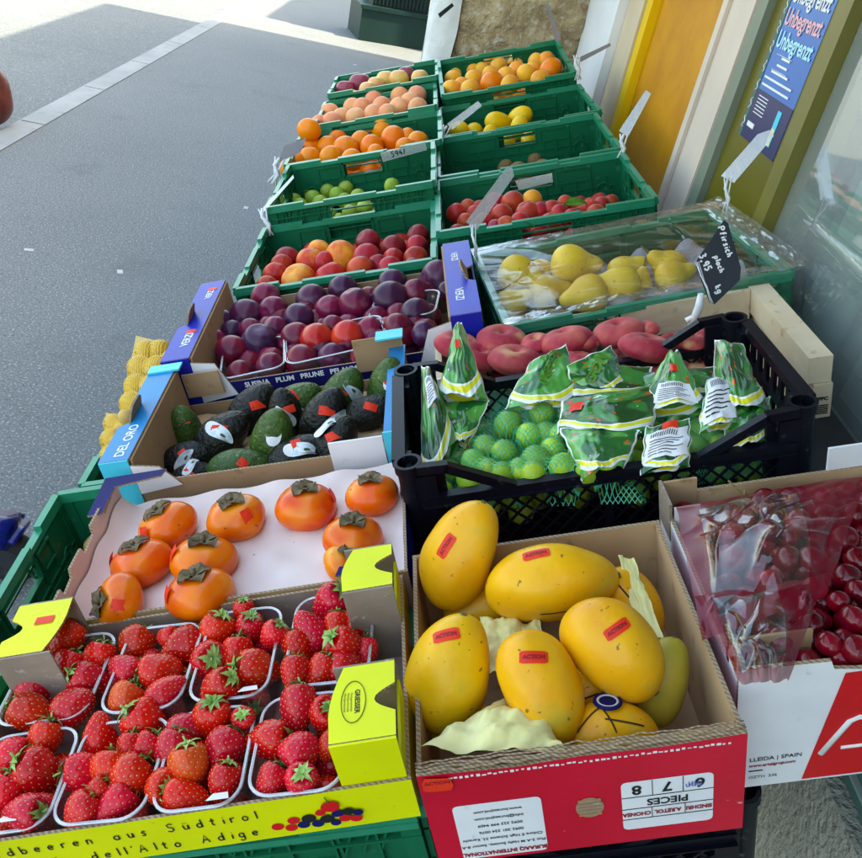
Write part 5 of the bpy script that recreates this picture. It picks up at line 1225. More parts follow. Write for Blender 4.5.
# ------------------------------------------------------------------ black crate of lime nets
black_crate(-.190, .412, 1.010, 1.330, .070, .200, 'black plastic crate holding net bags of limes', .055)
LM = [(474, 463, 13), (485, 447, 12), (504, 453, 13), (508, 425, 14), (530, 437, 14), (543, 414, 14), (536, 461, 15), (562, 468, 14), (502, 474, 12), (533, 474, 13), (546, 434, 12), (553, 450, 13), (470, 480, 13), (560, 436, 12), (520, 470, 12), (580, 455, 12), (587, 472, 12), (606, 466, 12), (600, 450, 13), (612, 440, 12), (620, 458, 12), (488, 470, 12)]
li = []
def limes(lst, w, place, per=6):
    its = []
    for q in lst:
        o = put('lime', rnd.choice(ME['lime']), q[0], q[1], q[3] if len(q) > 3 else w, q[2], .022, None, 'lime', 'limes in the black crate'); its.append((o, q[0], q[1], '')); li.append(o)
    auto_labels(its, 'lime', place, per)
limes(LM, .008, 'open green net', 6)
limes([(700, 432, 14), (695, 448, 13), (712, 440, 12), (684, 440, 12), (735, 430, 13), (748, 418, 12), (722, 446, 12)], -.012, 'right net bag', 4)
limes([(432, 480, 13), (446, 470, 13), (440, 492, 13), (424, 492, 12)], -.01, 'left corner net bag', 4)
deep = fill('lime', 'lime', 'lime', (-.14, .375, 1.04, 1.30), -.045, .0235, 'lime deep in the black crate', 'limes in the black crate', rz=.095, skip=.1)
fill('lime', 'lime', 'lime', (-.13, .385, 1.05, 1.31), -.080, .0235, 'lime near the bottom of the black crate', 'limes in the black crate', rz=.095, skip=.2)
def cling(name, quad, wb, objs, R_, mat_, label, cat, group, res=90, lift=.0015, smooth=2):
    P_ = [at(a, c, wb)[0] for a, c in quad]; cen = sum(P_, Vector()) / 4; S = [(MI @ o.matrix_world.translation, R_ * o.matrix_world.to_scale()[0]) for o in objs]
    H = np.full((res + 1, res + 1), wb); XY = {}
    for j in range(res + 1):
        for i in range(res + 1):
            u, v = i / res, j / res
            q = (P_[3] * (1 - u) + P_[2] * u) * (1 - v) + (P_[0] * (1 - u) + P_[1] * u) * v; XY[i, j] = q
            for c, rr in S:
                d2 = (q.x - c.x) ** 2 + (q.y - c.y) ** 2; ra = rr * 1.05 + lift
                if d2 < ra * ra: H[j, i] = max(H[j, i], c.z + math.sqrt(ra * ra - d2))
    e = np.copy(H)
    for _ in range(smooth):
        p_ = np.pad(H, 1, mode='edge'); av = (p_[:-2, 1:-1] + p_[2:, 1:-1] + p_[1:-1, :-2] + p_[1:-1, 2:]) / 4; H = np.maximum(e, av)
    b = MB()
    def f(u, v):
        i, j = round(u * res), round(v * res); ed = min(u, 1 - u, v, 1 - v); q = XY[i, j]
        return Vector((q.x, q.y, H[j, i] - .02 * max(0, 1 - ed / .06))) - cen
    b.grid(res, res, f, mat_); o = b.build('net'); bag = empty(name, label, cat, M @ Matrix.Translation(cen), group); o.parent = bag; return bag
cling('net_bag', [(425, 385), (735, 335), (775, 415), (425, 492)], -.05, deep, .0235, G['net_green'], 'green net bags of limes filling the bottom of the black crate', 'net bag', 'net bags of limes', 130)
nb = cling('net_bag', [(492, 394), (640, 396), (646, 492), (440, 500)], -.02, li[:22], .022, G['net_green'], 'green net bag of limes in the front middle of the black crate', 'net bag', 'net bags of limes')
cling('net_bag', [(668, 405), (768, 385), (768, 462), (668, 480)], -.03, li[22:29], .022, G['net_green'], 'green net bag of limes at the right side of the black crate', 'net bag', 'net bags of limes', 60)
cling('net_bag', [(424, 458), (462, 456), (458, 500), (418, 504)], -.03, li[29:], .022, G['net_green'], 'green net bag of limes in the left corner of the black crate', 'net bag', 'net bags of limes', 50)
def pouch(pts, puff, mat_, label, seed=0, n=(26, 30), thick=.35, tip=.5, text=None, extra=(), name='wrapped_bag'):
    puff *= 1.35; n = (40, 44)
    """printed wrapper: pts (px,py,w) TL TR BR BL; flat seams at sides and top, puffed body"""
    P_ = [at(a, c, w_)[0] for a, c, w_ in pts]; cen = sum(P_, Vector()) / 4
    nr = ((P_[1] - P_[3]).cross(P_[0] - P_[2])).normalized()
    camd = (MI @ CAM - cen).normalized()
    if nr.dot(camd) < 0: nr = -nr
    def S(u, v, side, ex=0):
        q = (P_[3] * (1 - u) + P_[2] * u) * (1 - v) + (P_[0] * (1 - u) + P_[1] * u) * v
        k = (math.sin(PI * u) ** .6) * (1 - v ** 3) ** .7 if 0 < u < 1 else 0
        wr = noise.noise(Vector((u * 4 + seed, v * 5, seed))) * .35 + abs(noise.noise(Vector((u * 9 + seed, v * 4, seed + 5)))) * .40
        h = puff * (k * (1 + wr * .5) - .12 * k * abs(math.sin(u * 6 + seed))) * side * (1 if side > 0 else thick)
        fold = .006 * noise.noise(Vector((u * 2 + seed, v * 3, seed + 9))) + pc(u if side > 0 else 1 - u, v) * (1 - .5 * abs(u - .5))
        ax = (P_[1] + P_[2] - P_[0] - P_[3]).normalized(); ay = (P_[0] + P_[1] - P_[2] - P_[3]).normalized(); uu = u if side > 0 else u
        q = q + ax * (.0045 * noise.noise(Vector((v * 5, seed * 3.1, uu)))) + ay * (.0045 * noise.noise(Vector((uu * 4, seed * 1.7, 8 + v))))
        return q + nr * (h + ex + fold) - cen
    pc = creases(seed + 40, 12, .02, .0035)
    r = empty(name, label, 'bag', M @ Matrix.Translation(cen), 'printed bags of limes')
    b = MB(); b.grid(n[0], n[1], lambda u, v: S(u, v, 1), mat_); b.grid(n[0], n[1], lambda u, v: S(u, v, -1), mat_); b.build('wrapper', r)
    for kind, u0, u1, v0, v1 in extra:
        b = MB()
        if kind == 'label':
            b.grid(12, 12, lambda a, c: S(u0 + (u1 - u0) * a, v0 + (v1 - v0) * c, 1, .002), G['white_card'])
            for k in range(6):
                vv = .12 + k * .10; b.grid(12, 1, lambda a, c: S(u0 + (u1 - u0) * (.08 + (.55 + .25 * ((k * 7) % 3) / 2) * a), v0 + (v1 - v0) * (vv + .028 * c), 1, .0026), G['black_print'])
            for k in range(12): b.grid(1, 4, lambda a, c: S(u0 + (u1 - u0) * (.12 + k * .055 + .022 * a), v0 + (v1 - v0) * (.76 + .16 * c), 1, .0026), G['black_print'])
            b.build('printed_label', r)
        elif kind == 'sticker':
            b.grid(5, 5, lambda a, c: S(u0 + (u1 - u0) * a, v0 + (v1 - v0) * c, 1, .0032), G['orange_sticker']); b.build('price_sticker', r)
    if text:
        b = MB(); t_, u_, v_, sz, rot = text
        wu = ((P_[2] - P_[3]).length + (P_[1] - P_[0]).length) / 2; hv = (P_[0] - P_[3]).length
        def g(p):
            x_, y_ = p.x * math.cos(rot) - p.y * math.sin(rot), p.x * math.sin(rot) + p.y * math.cos(rot)
            return S(min(.98, max(.02, u_ + x_ / wu)), min(.98, max(.02, v_ + y_ / hv)), 1, .0025)
        b.text(t_, None, sz, G['leaf'], bold=.0012, fn=g); b.build('lettering', r)
    return r
pouch([(421, 366, .085), (430, 368, .085), (458, 440, .02), (422, 512, -.02)], .020, G['wrap'], 'dark green printed bag standing in the left corner of the black crate', 1, extra=[('label', .35, .8, .55, .85)])
pouch([(457, 322, .115), (462, 322, .115), (489, 402, .04), (435, 404, .04)], .020, G['wrap2'], 'tall pointed green printed bag at the back left of the black crate', 2, extra=[('sticker', .38, .58, .56, .68)])
pouch([(435, 402, .04), (489, 400, .04), (470, 446, .01), (458, 446, .01)], .012, G['wrap2'], 'lower half of a green wrapper under the tall pointed bag', 3)
pouch([(530, 362, .085), (565, 343, .09), (586, 402, .03), (504, 410, .03)], .018, G['wrap2'], 'green bag with upright lettered flap in the back middle of the crate', 4, text=('AGON', .55, .72, .022, 1.35))
pouch([(568, 366, .085), (612, 345, .085), (626, 388, .04), (574, 398, .03)], .016, G['wrap2'], 'green bag with lettered flap right of the upright flap', 5, text=('GON', .5, .6, .022, .7))
pouch([(670, 350, .085), (678, 350, .085), (710, 412, .03), (634, 414, .03)], .020, G['wrap2'], 'pale green pointed bag with orange sticker in the crate', 6, extra=[('sticker', .42, .60, .50, .66), ('label', .25, .85, .06, .36)])
pouch([(714, 340, .085), (742, 344, .085), (770, 412, .02), (716, 418, .02)], .022, G['wrap'], 'dark green printed bag against the right wall of the black crate', 7)
pouch([(706, 380, .06), (730, 374, .06), (738, 424, .03), (698, 434, .03)], .010, G['wrap2'], 'bag with big white label at the right side of the crate', 8, extra=[('label', .06, .94, .08, .94)])
pouch([(562, 400, .06), (664, 382, .06), (650, 440, .02), (556, 436, .02)], .022, G['wrap'], 'dark green printed wrapper with sticker lying above the open lime net', 9, extra=[('sticker', .10, .24, .45, .72)])
pouch([(560, 428, .04), (640, 430, .04), (624, 470, .01), (582, 482, .005)], .018, G['wrap2'], 'bright green wrapper with yellow stripe beside the open lime net', 10)
pouch([(646, 426, .045), (690, 418, .045), (690, 466, .01), (640, 474, .005)], .010, G['wrap'], 'small bag with barcode label at the front of the crate', 11, extra=[('label', .05, .95, .2, .8), ('sticker', .38, .72, .78, .98)])
pouch([(722, 412, .03), (770, 396, .03), (768, 446, .0), (724, 456, -.005)], .018, G['wrap2'], 'green wrapper with yellow band in the front right corner of the crate', 13)
pouch([(556, 372, .055), (652, 366, .05), (644, 400, .03), (552, 404, .025)], .018, G['wrap'], 'dark green wrapper lying flat behind the lettered flaps', 14)
pouch([(642, 372, .05), (716, 366, .05), (712, 400, .02), (640, 404, .02)], .018, G['wrap'], 'dark green wrapper behind the pale pointed bag', 15)

# ------------------------------------------------------------------ potatoes in yellow nets
def potatoes(lst, w, place):
    its = []
    for px, py, rr in lst:
        o = put('potato', rnd.choice(ME['potato']), px, py, w, rr, .028, None, 'potato', 'potatoes in yellow nets'); its.append((o, px, py, 'yellow'))
    auto_labels(its, 'potato', place, 4); return [i[0] for i in its]
p1 = potatoes([(146, 352, 10), (160, 350, 9), (140, 368, 11), (158, 368, 11), (137, 386, 11), (154, 386, 11), (132, 404, 11), (148, 404, 11), (128, 418, 9), (172, 360, 9)], .018, 'upper yellow net')
p2 = potatoes([(114, 424, 9), (124, 430, 9), (112, 440, 10), (112, 456, 10), (122, 446, 9), (126, 460, 9), (118, 470, 8)], -.02, 'lower yellow net')
cling('net_bag', [(134, 330), (182, 342), (156, 424), (116, 420)], .0, p1, .03, G['net_yellow'], 'yellow net bag of potatoes beside the plum box, upper one', 'net bag', 'yellow nets of potatoes', 60, smooth=8)
cling('net_bag', [(104, 408), (134, 416), (134, 480), (102, 474)], -.04, p2, .03, G['net_yellow'], 'yellow net bag of potatoes beside the light blue box, lower one', 'net bag', 'yellow nets of potatoes', 60, smooth=8)
its = [(put('potato', ME['potato'][0], px, py, -.19, 12, .028, None, 'potato', 'loose potatoes in the left crate'), px, py, 'loose') for px, py in ((112, 566), (100, 590), (120, 540), (88, 575), (96, 545))]
auto_labels(its, 'potato', 'left edge green crate', 5)

# ------------------------------------------------------------------ the far crates of fruit
PE = [(268, 287, 12, 'peachR'), (276, 275, 13, 'peachR'), (282, 267, 13, 'peachR'), (288, 259, 13, 'peachK'), (299, 281, 18, 'peachO'), (311, 262, 15, 'peachO'), (319, 251, 12, 'peachO'), (341, 257, 17, 'peachO'), (331, 277, 16, 'peachR'), (367, 259, 16, 'peachR'), (368, 242, 13, 'peachK'), (361, 272, 16, 'peachR'), (394, 249, 14, 'peachK'), (393, 260, 12, 'peachR'), (390, 269, 13, 'peachR'), (418, 236, 12, 'peachK'), (417, 247, 12, 'peachR'), (416, 259, 13, 'peachR'), (296, 292, 13, 'peachR'), (262, 298, 12, 'peachR'), (414, 268, 11, 'peachK'), (345, 286, 12, 'peachR'), (325, 263, 12, 'peachR'), (378, 265, 11, 'peachK')]
PC = {'peachR': 'red', 'peachO': 'orange', 'peachK': 'dark red'}
fruits('peach', 'peach', PE, -.030, .034, ['peachR'], 'peach', 'left peach crate', 'peaches in the left green crate', 6, PC, ymin=1.995)
fill('peach', 'peach', 'peachR', (-.63, -.18, 1.99, 2.40), -.085, .034, 'peach in the lower layer of the left peach crate', 'peaches in the left green crate')
GP = [(278, 202, 7), (286, 197, 7), (294, 201, 8), (308, 191, 9), (313, 198, 9), (327, 186, 9), (328, 192, 9), (337, 195, 9), (346, 189, 9), (300, 206, 8), (320, 203, 8), (345, 201, 8), (352, 205, 8), (365, 207, 8), (350, 213, 8), (392, 186, 8), (358, 197, 8)]
fruits('green_plum', 'plum', GP, -.045, .018, ['greenplum'], 'small green plum', 'green plum crate', 'green plums in the left green crate', 5)
fill('green_plum', 'plum', 'greenplum', (-.62, -.30, 2.47, 2.88), -.085, .020, 'green plum in the lower layer of its crate', 'green plums in the left green crate', skip=.35)
OR_ = [(309, 130, 12, 'orange', .07), (296, 163, 11), (310, 159, 12), (331, 158, 12), (311, 149, 12), (328, 147, 11), (346, 150, 14), (361, 142, 11), (372, 147, 12), (394, 140, 15), (383, 130, 13), (408, 137, 9), (418, 142, 11), (322, 139, 10), (376, 153, 9), (352, 160, 11), (288, 168, 9), (365, 129, 12, 'apricot', -.02), (405, 148, 10), (338, 140, 10)]
fruits('orange', 'orange', OR_, .012, .034, ['orange'], 'orange', 'left orange crate', 'oranges in the left green crate', 6, ymin=2.955)
fill('orange', 'orange', 'orange', (-.65, -.17, 2.95, 3.36), -.07, .036, 'orange in the lower layer of the left orange crate', 'oranges in the left green crate')
AP = [(330, 113, 12), (332, 122, 13), (353, 100, 14), (353, 108, 12), (356, 118, 11), (374, 101, 12), (382, 107, 11), (362, 108, 11), (374, 115, 11), (400, 97, 12), (417, 96, 14), (399, 108, 11), (418, 108, 10), (388, 114, 10), (342, 118, 10), (320, 124, 9), (410, 103, 11)]
fruits('apricot', 'apricot', AP, .045, .028, ['apricot'], 'pale orange apricot', 'left apricot crate', 'apricots in the left green crate', 6, ymin=3.42)
fill('apricot', 'apricot', 'apricot', (-.61, -.18, 3.42, 3.81), -.04, .036, 'apricot in the lower layer of the left apricot crate', 'apricots in the left green crate')
its = []
for px, py, rr, k in [(360, 84, 13, 'applep'), (345, 89, 9, 'applep'), (386, 80, 10, 'appley'), (399, 79, 10, 'appley'), (406, 75, 9, 'applep'), (376, 85, 9, 'appley'), (420, 78, 9, 'appley'), (368, 90, 9, 'appley')]:
    its.append((put('apple', ME[k][0], px, py, .078, rr, .034, orient(90, .5), 'apple', 'apples in the farthest left crate'), px, py, 'purple' if k == 'applep' else 'yellow'))
auto_labels(its, 'apple', 'farthest left crate', 8)
fill('apple', 'apple', 'appley', (-.60, -.18, 3.87, 4.23), -.02, .036, 'yellow apple in the lower layer of the farthest left crate', 'apples in the farthest left crate')
YO = [(456, 68, 10), (473, 70, 10), (488, 63, 9), (499, 67, 10), (517, 62, 12), (517, 71, 11), (537, 62, 10), (551, 70, 14, 'orange'), (547, 61, 12), (526, 74, 11), (492, 84, 13, 'orange'), (473, 80, 10), (453, 80, 10), (451, 90, 10), (470, 90, 11), (506, 77, 10), (510, 85, 10), (528, 83, 11), (509, 91, 10), (490, 75, 9), (455, 73, 9), (540, 80, 10), (482, 70, 8), (533, 70, 9), (462, 86, 9), (545, 84, 8), (480, 92, 8), (500, 94, 9)]
fruits('apricot', 'apricot', YO, .056, .028, ['apricotY'], 'apricot', 'farthest right crate', 'yellow apricots in the farthest right crate', 7, {'apricotY': 'yellow', 'orange': 'large orange'}, ymin=3.635)
fill('apricot', 'apricot', 'apricotY', (-.11, .36, 3.63, 4.06), -.01, .036, 'yellow apricot in the lower layer of the farthest right crate', 'yellow apricots in the farthest right crate')
its = [(put('lemon', rnd.choice(ME['lemon']), px, py, w_, rr, .030, None, 'lemon', 'lemons in the right green crate'), px, py, 'yellow') for px, py, rr, w_ in [(498, 123, 12, -.03), (520, 117, 11, -.03), (458, 131, 10, -.03), (474, 132, 10, -.05), (519, 128, 10, -.04), (506, 143, 8, -.05), (529, 140, 9, -.05), (490, 136, 9, -.05)]]
auto_labels(its, 'lemon', 'right lemon crate', 4)
its = [(put('kiwi', rnd.choice(ME['kiwi']), px, py, w_, rr, .026, None, 'kiwi', 'kiwis in the right green crate'), px, py, 'brown') for px, py, rr, w_ in [(517, 174, 11, -.05), (544, 168, 9, -.05), (526, 178, 9, -.06), (568, 150, 7, -.10), (505, 168, 8, -.10), (535, 160, 8, -.10), (555, 172, 9, -.07)]]
auto_labels(its, 'kiwi', 'right kiwi crate', 4)
AR = [(457, 214, 11), (457, 234, 10), (490, 238, 11), (506, 227, 11), (502, 215, 11), (484, 221, 9), (513, 203, 12), (495, 202, 10), (493, 212, 9), (532, 200, 10, 'apricotY'), (528, 214, 13), (513, 247, 10), (550, 225, 12), (552, 210, 10), (572, 217, 9), (577, 231, 13), (596, 214, 10), (599, 223, 10, 'apricotY'), (610, 229, 11), (583, 220, 8), (561, 243, 9), (537, 245, 9), (477, 227, 9), (470, 240, 10), (540, 232, 10), (590, 236, 10), (565, 203, 8), (480, 208, 8), (466, 222, 9), (500, 246, 9), (520, 235, 10), (603, 238, 9), (560, 214, 10), (590, 208, 9), (602, 204, 8), (540, 212, 10), (520, 222, 10), (585, 243, 9), (613, 240, 8), (475, 214, 9), (468, 208, 9), (555, 233, 10), (528, 228, 9), (496, 228, 9)]
fruits('red_apricot', 'apricot', AR, -.035, .026, ['apricotR'], 'apricot', 'red apricot crate', 'red apricots in the right green crate', 7, {'apricotR': 'red', 'apricotY': 'orange'}, ymin=2.145)
fill('red_apricot', 'apricot', 'apricotR', (-.11, .38, 2.14, 2.55), -.085, .028, 'apricot in the lower layer of the red apricot crate', 'red apricots in the right green crate', skip=.1)
for lx, ly, la, ll in ((575, 205, .4, 'small green leaf at the back of the red apricots'), (604, 232, 1.5, 'small green leaf at the right of the red apricots')):
    p, t = at(lx, ly, -.012); b = MB(); b.grid(8, 6, lambda u, v: ((u - .5) * .07, (v - .5) * .032 * math.sin(PI * u) ** .7, .010 * math.sin(u * 3) + .008 * abs(v - .5)), G['leaf']); o = b.build('leaf', None, None, M @ Matrix.Translation(p) @ Euler((.5, .2, la)).to_matrix().to_4x4()); tag(o, ll, 'leaf')
p, t = at(524, 229, -.008); b = MB(); b.grid(8, 6, lambda u, v: ((u - .5) * .09, (v - .5) * .045 * math.sin(PI * u) ** .7, .012 * math.sin(u * 3) + .008 * abs(v - .5)), G['leaf']); o = b.build('leaf', None, None, M @ Matrix.Translation(p) @ Euler((.5, .3, 2.2)).to_matrix().to_4x4()); tag(o, 'green leaf lying among the red apricots', 'leaf')
# pears
its = []
for px, py, rr, a, tl, w_ in [(523, 278, 26, 160 + 180, .45, -.02), (545, 272, 16, 10, .1, -.03), (577, 265, 27, 0, .1, -.01), (628, 270, 20, 30, .2, -.03), (665, 265, 21, 150, .3, -.03), (614, 286, 25, 175, .1, -.03), (583, 296, 24, 195, .1, -.035), (676, 275, 20, 20, .1, -.035), (515, 303, 20, 30, .3, -.045), (552, 292, 22, 10, .1, -.04), (640, 285, 18, 80, .2, -.05)]:
    o = put('pear', rnd.choice(ME['pear']), px, py, w_, rr, .044, orient(a, tl, rnd.uniform(0, 6)), 'pear', 'pears in the wrapped crate', .6, 1.3); its.append((o, px, py, 'yellow'))
    b = MB(); b.tube([(0, 0, .043), (.002, 0, .056), (.006, 0, .066)], [.002, .0017, .0025], G['stem'], 6); b.build('stem', o)
auto_labels(its, 'pear', 'film wrapped crate', 4)
p, t = at(655, 262, -.06); b = MB()
b.grid(40, 30, lambda u, v: ((u - .5) * .34, (v - .5) * .30, .022 * math.cos(u * PI * 6) * math.cos(v * PI * 5) + .02), G['grey_pulp'])
o = b.build('cup_tray', None, None, sp(.36, 1.80, -.075, .13)); tag(o, 'grey moulded paper cup tray under the pears', 'tray')
# clear film round the pear crate
def film_sheet(name, pts, nu, nv, amp, label, m_='film', seed=0, fr=6):
    cf = creases(int(seed * 10) + 5, 26, .008, .006)
    P_ = [Vector(q) for q in pts]; cen = sum(P_, Vector()) / 4; b = MB()
    def f(u, v):
        q = (P_[3] * (1 - u) + P_[2] * u) * (1 - v) + (P_[0] * (1 - u) + P_[1] * u) * v
        rg = abs(noise.noise(Vector((u * fr * 1.6 + seed, v * fr * .7 + u * 2, 2)))) + .6 * abs(noise.noise(Vector((u * fr * .6, v * fr * 2.2 + u * 4, seed + 4)))) + .4 * noise.noise(Vector((u * fr * 3.5, v * fr * 3.5, seed)))
        e = min(u, 1 - u, v, 1 - v); return q + NLOC(P_) * (amp * rg * min(1, .35 + e * 6) + cf(u, v) * min(1, e * 12)) - cen
    b.grid(nu, nv, f, G[m_]); o = b.build(name); return o, cen
def NLOC(P_):
    n_ = (P_[1] - P_[3]).cross(P_[0] - P_[2]).normalized(); c = sum(P_, Vector()) / 4
    return n_ if n_.dot(MI @ CAM - c) > 0 else -n_
root = empty('film_wrap', 'crumpled clear plastic film stretched over the pear crate', 'plastic film', sp(.265, 1.78, .01, 0))
def crl(u, y, w, rz=.13, cu=.265, cy=1.7825): return (cu + u * math.cos(rz) - y * math.sin(rz), cy + u * math.sin(rz) + y * math.cos(rz), w)
hw_, hd = .298, .222
for nm, q, a_, nn in (('top_film', [crl(-hw_, hd, .018), crl(hw_, hd, .020), crl(hw_, -hd, .018), crl(-hw_, -hd, .018)], -.008, (130, 100)),
                  ('front_film', [crl(-hw_, -hd - .012, .022), crl(hw_, -hd - .012, .022), crl(hw_, -hd - .016, -.10), crl(-hw_, -hd - .016, -.10)], .006, (80, 24)),
                  ('side_film', [crl(hw_ + .012, -hd, .022), crl(hw_ + .012, hd, .022), crl(hw_ + .014, hd, -.09), crl(hw_ + .014, -hd, -.09)], .007, (60, 24)),
                  ('rim_film', [crl(-hw_, hd + .006, .016), crl(hw_ + .01, hd + .006, .018), crl(hw_ + .01, hd - .035, .014), crl(-hw_, hd - .035, .014)], .005, (90, 14)),
                  ('rim_film', [crl(hw_ - .04, hd, .020), crl(hw_ + .018, hd, .030), crl(hw_ + .018, -hd, .030), crl(hw_ - .04, -hd, .020)], .006, (14, 90)),
                  ('rim_film', [crl(-hw_, -hd + .03, .016), crl(hw_, -hd + .03, .016), crl(hw_, -hd - .018, .026), crl(-hw_, -hd - .018, .026)], .010, (90, 12))):
    o, cen = film_sheet(nm, q, nn[0], nn[1], a_, '', 'film' if nm in ('top_film', 'front_film') else 'film_milky', seed=len(nm) + a_ * 100, fr=2.6 if nm == 'top_film' else 7)
    o.parent = root; o.matrix_local = Matrix.Translation(cen - Vector((.265, 1.78, .01)))

# ------------------------------------------------------------------ price signs
def onplane(px, py, P0, n_):
    r_ = ray(px, py); t = (P0 - CAM).dot(n_) / r_.dot(n_); return CAM + r_ * t
def card(poly, anchor, label, mats, tilt=(0, 0), clip=None, thick=.0015, strokes_=None, name='price_card', group='price cards on clips', stem=None):
    """flat card on a real plane through the anchor (px,py,w)"""
    A = M @ at(*anchor)[0]; n_ = ((CAM - A).normalized() + RC @ Vector((tilt[0], tilt[1], 0))).normalized()
    P_ = [onplane(x, y, A, n_) for x, y in poly]; r = empty(name, label, 'price sign', Matrix.Translation(A), group)
    b = MB(); k = len(P_); b.v += [p - A for p in P_] + [p - A - n_ * thick for p in P_]
    b.face(range(k), mats[0]); b.face(range(2 * k - 1, k - 1, -1), mats[1])
    for i in range(k): b.face((i, k + i, k + (i + 1) % k, (i + 1) % k), mats[1])
    b.build('card', r)
    if strokes_:
        b = MB()
        for txt, (ox, oy), ang, sz, wd in strokes_:
            ca, sa = math.cos(math.radians(ang)), math.sin(math.radians(ang))
            b.strokes(txt, None, sz, wd, G['white_paint'] if mats[0] is G['chalkboard'] else G['black_print'], 1.1, fn=lambda p: onplane(ox + p.x * ca - p.y * sa, oy - (p.x * sa + p.y * ca), A + n_ * .0006, n_) - A, jit=.01)
        b.build('handwriting', r)
    if clip:
        b = MB(); C1 = onplane(clip[0][0], clip[0][1], A, n_) - A; C2 = onplane(clip[1][0], clip[1][1], A, n_) - A
        d = C2 - C1; L = d.length; side = d.cross(n_).normalized(); ww = clip[2] if len(clip) > 2 else .004
        b.tube([C1, C1 + d * .3 + side * ww, C1 + d * .6 - side * ww, C2], [ww * .5, ww * .8, ww * .8, ww * .5], G['white_tag'], 8)
        b.tube([C1 + side * ww * 1.6, C1 + d * .5 + side * ww * .6, C2 - side * ww * 1.5], ww * .35, G['white_tag'], 6); b.tube([C1 - side * ww * 1.6, C1 + d * .5 - side * ww * .6, C2 + side * ww * 1.5], ww * .35, G['white_tag'], 6)
        b.build('clip', r)
    return r
WT = (G['punnet_rim'], G['punnet_rim'])
card([(466, 222), (477, 230), (514, 176), (512, 167), (506, 168)], (474, 236, .055), 'long clear price card leaning over the red apricots', WT, (.3, .1), ((473, 224), (476, 262), .004))
card([(721, 176), (734, 183), (774, 136), (770, 130), (758, 134)], (728, 205, .03), 'clear price card leaning from the back corner of the pear crate', WT, (.2, 0), ((728, 178), (726, 212), .005))
card([(619, 131), (628, 137), (651, 94), (646, 90)], (622, 150, .03), 'clear price card at the right corner of the kiwi crate', WT, (.2, 0), ((624, 134), (621, 158), .007))
card([(578, 58), (581, 62), (611, 46), (610, 43)], (577, 66, .10), 'thin price card at the right corner of the farthest crate', (G['grey_pulp'], G['grey_pulp']), (.2, 0), ((577, 55), (578, 80), .008))
card([(447, 124), (452, 130), (482, 106), (478, 101)], (450, 130, .03), 'white price card at the left corner of the lemon crate', WT, (.1, 0), ((447, 126), (440, 148), .008))
card([(278, 163), (284, 146), (306, 138), (301, 152)], (284, 166, .06), 'grey price card at the left corner of the orange crate', (G['grey_pulp'], G['white_card']), (-.1, 0), ((280, 158), (272, 184), .010))
card([(260, 211), (262, 214), (294, 178), (293, 175)], (266, 212, .05), 'thin price card at the left corner of the green plum crate', WT, (-.2, 0), ((262, 208), (270, 236), .007))
card([(545, 4), (549, 4), (561, 40), (556, 42)], (558, 44, .13), 'dark price card behind the farthest right crate', (G['grey_pulp'], G['dark_metal']), (.1, 0))
card([(438, 14), (452, 3), (454, 6), (440, 18)], (446, 40, .16), 'small dark card in front of the white corner', (G['planter_dark'], G['dark_metal']), (.1, 0))
card([(380, 153), (425, 142), (427, 150), (383, 162)], (404, 156, .05), 'white price strip with handwriting on the front of the orange crate', WT, (0, -.2), None, strokes_=[('594/', (392, 157), 13, 7, 1.0)], group='white price strips')
card([(515, 181), (552, 173), (553, 182), (519, 190)], (535, 183, .022), 'white price strip on the front of the kiwi crate', WT, (0, -.2), None, group='white price strips')
card([(724, 220), (728, 223), (741, 268), (740, 280), (715, 304), (710, 303), (696, 266), (697, 260)], (716, 296, .035), 'black chalkboard price sign with white handwriting beside the pears', (G['chalkboard'], G['chalkboard']), (.25, .1), ((697, 262), (712, 304), .0018), .003,
     [('Pfirsich', (718, 228), -72, 8.2, 1.6), ('plach', (714, 257), -70, 7.2, 1.5), ('3,95', (699, 256), -66, 9.0, 1.8), ('kg', (715, 287), -66, 8, 1.6)], name='chalk_sign', group=None)
b = MB(); P0 = M @ at(696, 312, .04)[0]; r = empty('sign_clip', 'pale plastic clip holding the chalk sign on the crate rim', 'clip', Matrix.Translation(P0))
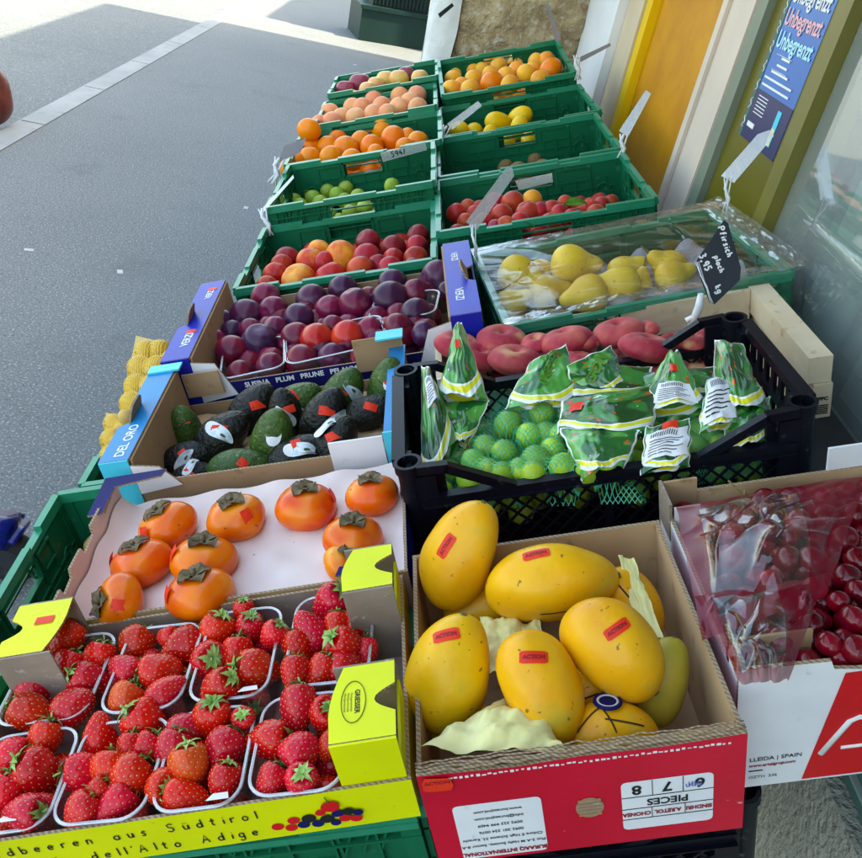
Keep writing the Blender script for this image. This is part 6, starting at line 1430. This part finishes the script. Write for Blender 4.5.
b.tube([(0, 0, -.03), (.002, 0, .01), (-.004, .0, .035)], [.006, .008, .005], G['white_tag'], 10); b.build('stem', r); b = MB(); b.tube([(-.012, 0, -.02), (0, 0, -.008), (.014, 0, -.02)], .005, G['white_tag'], 8); b.build('jaw', r)

b = MB(); b.box(-.22, .84, -1.0, 5.2, 2.75, 2.78, G['beige_wall']); b.box(-.24, -.2205, -1.0, 5.2, 2.62, 2.79, G['beige_wall'])  # unseen canopy added over the stall to cut overhead sky and deepen contrast
o = b.build('sky_blocker'); tag(o, 'unseen beige canopy added above the crates to block overhead sky', 'sky_blocker')

# ================================================================== LIGHT, CAMERA
w = bpy.data.worlds.new('World'); SC.world = w; w.use_nodes = True; nt = w.node_tree
bg = nt.nodes['Background']; sky = nt.nodes.new('ShaderNodeTexSky'); sky.sky_type = 'NISHITA'; sky.sun_disc = False; sky.air_density = 1.0; sky.dust_density = 2.5; sky.ozone_density = .6
SE = math.radians(56); SD = Vector((math.cos(SE) * .998, -math.cos(SE) * .06, math.sin(SE))).normalized()   # towards the sun
sky.sun_elevation = SE; sky.sun_rotation = math.atan2(SD.x, SD.y)
nt.links.new(sky.outputs[0], bg.inputs[0]); bg.inputs[1].default_value = .15
ld = bpy.data.lights.new('sun', 'SUN'); ld.energy = 2.0; ld.angle = math.radians(.5); ld.color = (1, .95, .87)
lo = bpy.data.objects.new('sun', ld); C.objects.link(lo); lo.rotation_euler = SD.to_track_quat('Z', 'Y').to_euler(); lo.location = (0, 0, 12)
cd = bpy.data.cameras.new('camera'); co = bpy.data.objects.new('camera', cd); C.objects.link(co)
cd.sensor_width = 36; cd.lens = 36 * FPX / 862; cd.clip_start = .02; cd.clip_end = 3000
co.matrix_world = Matrix.Translation(CAM) @ RC.to_4x4(); SC.camera = co
vs = SC.view_settings; vs.view_transform = 'Standard'; vs.look = 'None'; vs.gamma = 1; vs.exposure = 2.72
vs.use_white_balance = True; vs.white_balance_temperature = 8000; vs.white_balance_tint = 2
SC.cycles.max_bounces = 10; SC.cycles.transparent_max_bounces = 24; SC.cycles.use_denoising = True
SC.cycles.caustics_reflective = False; SC.cycles.caustics_refractive = False
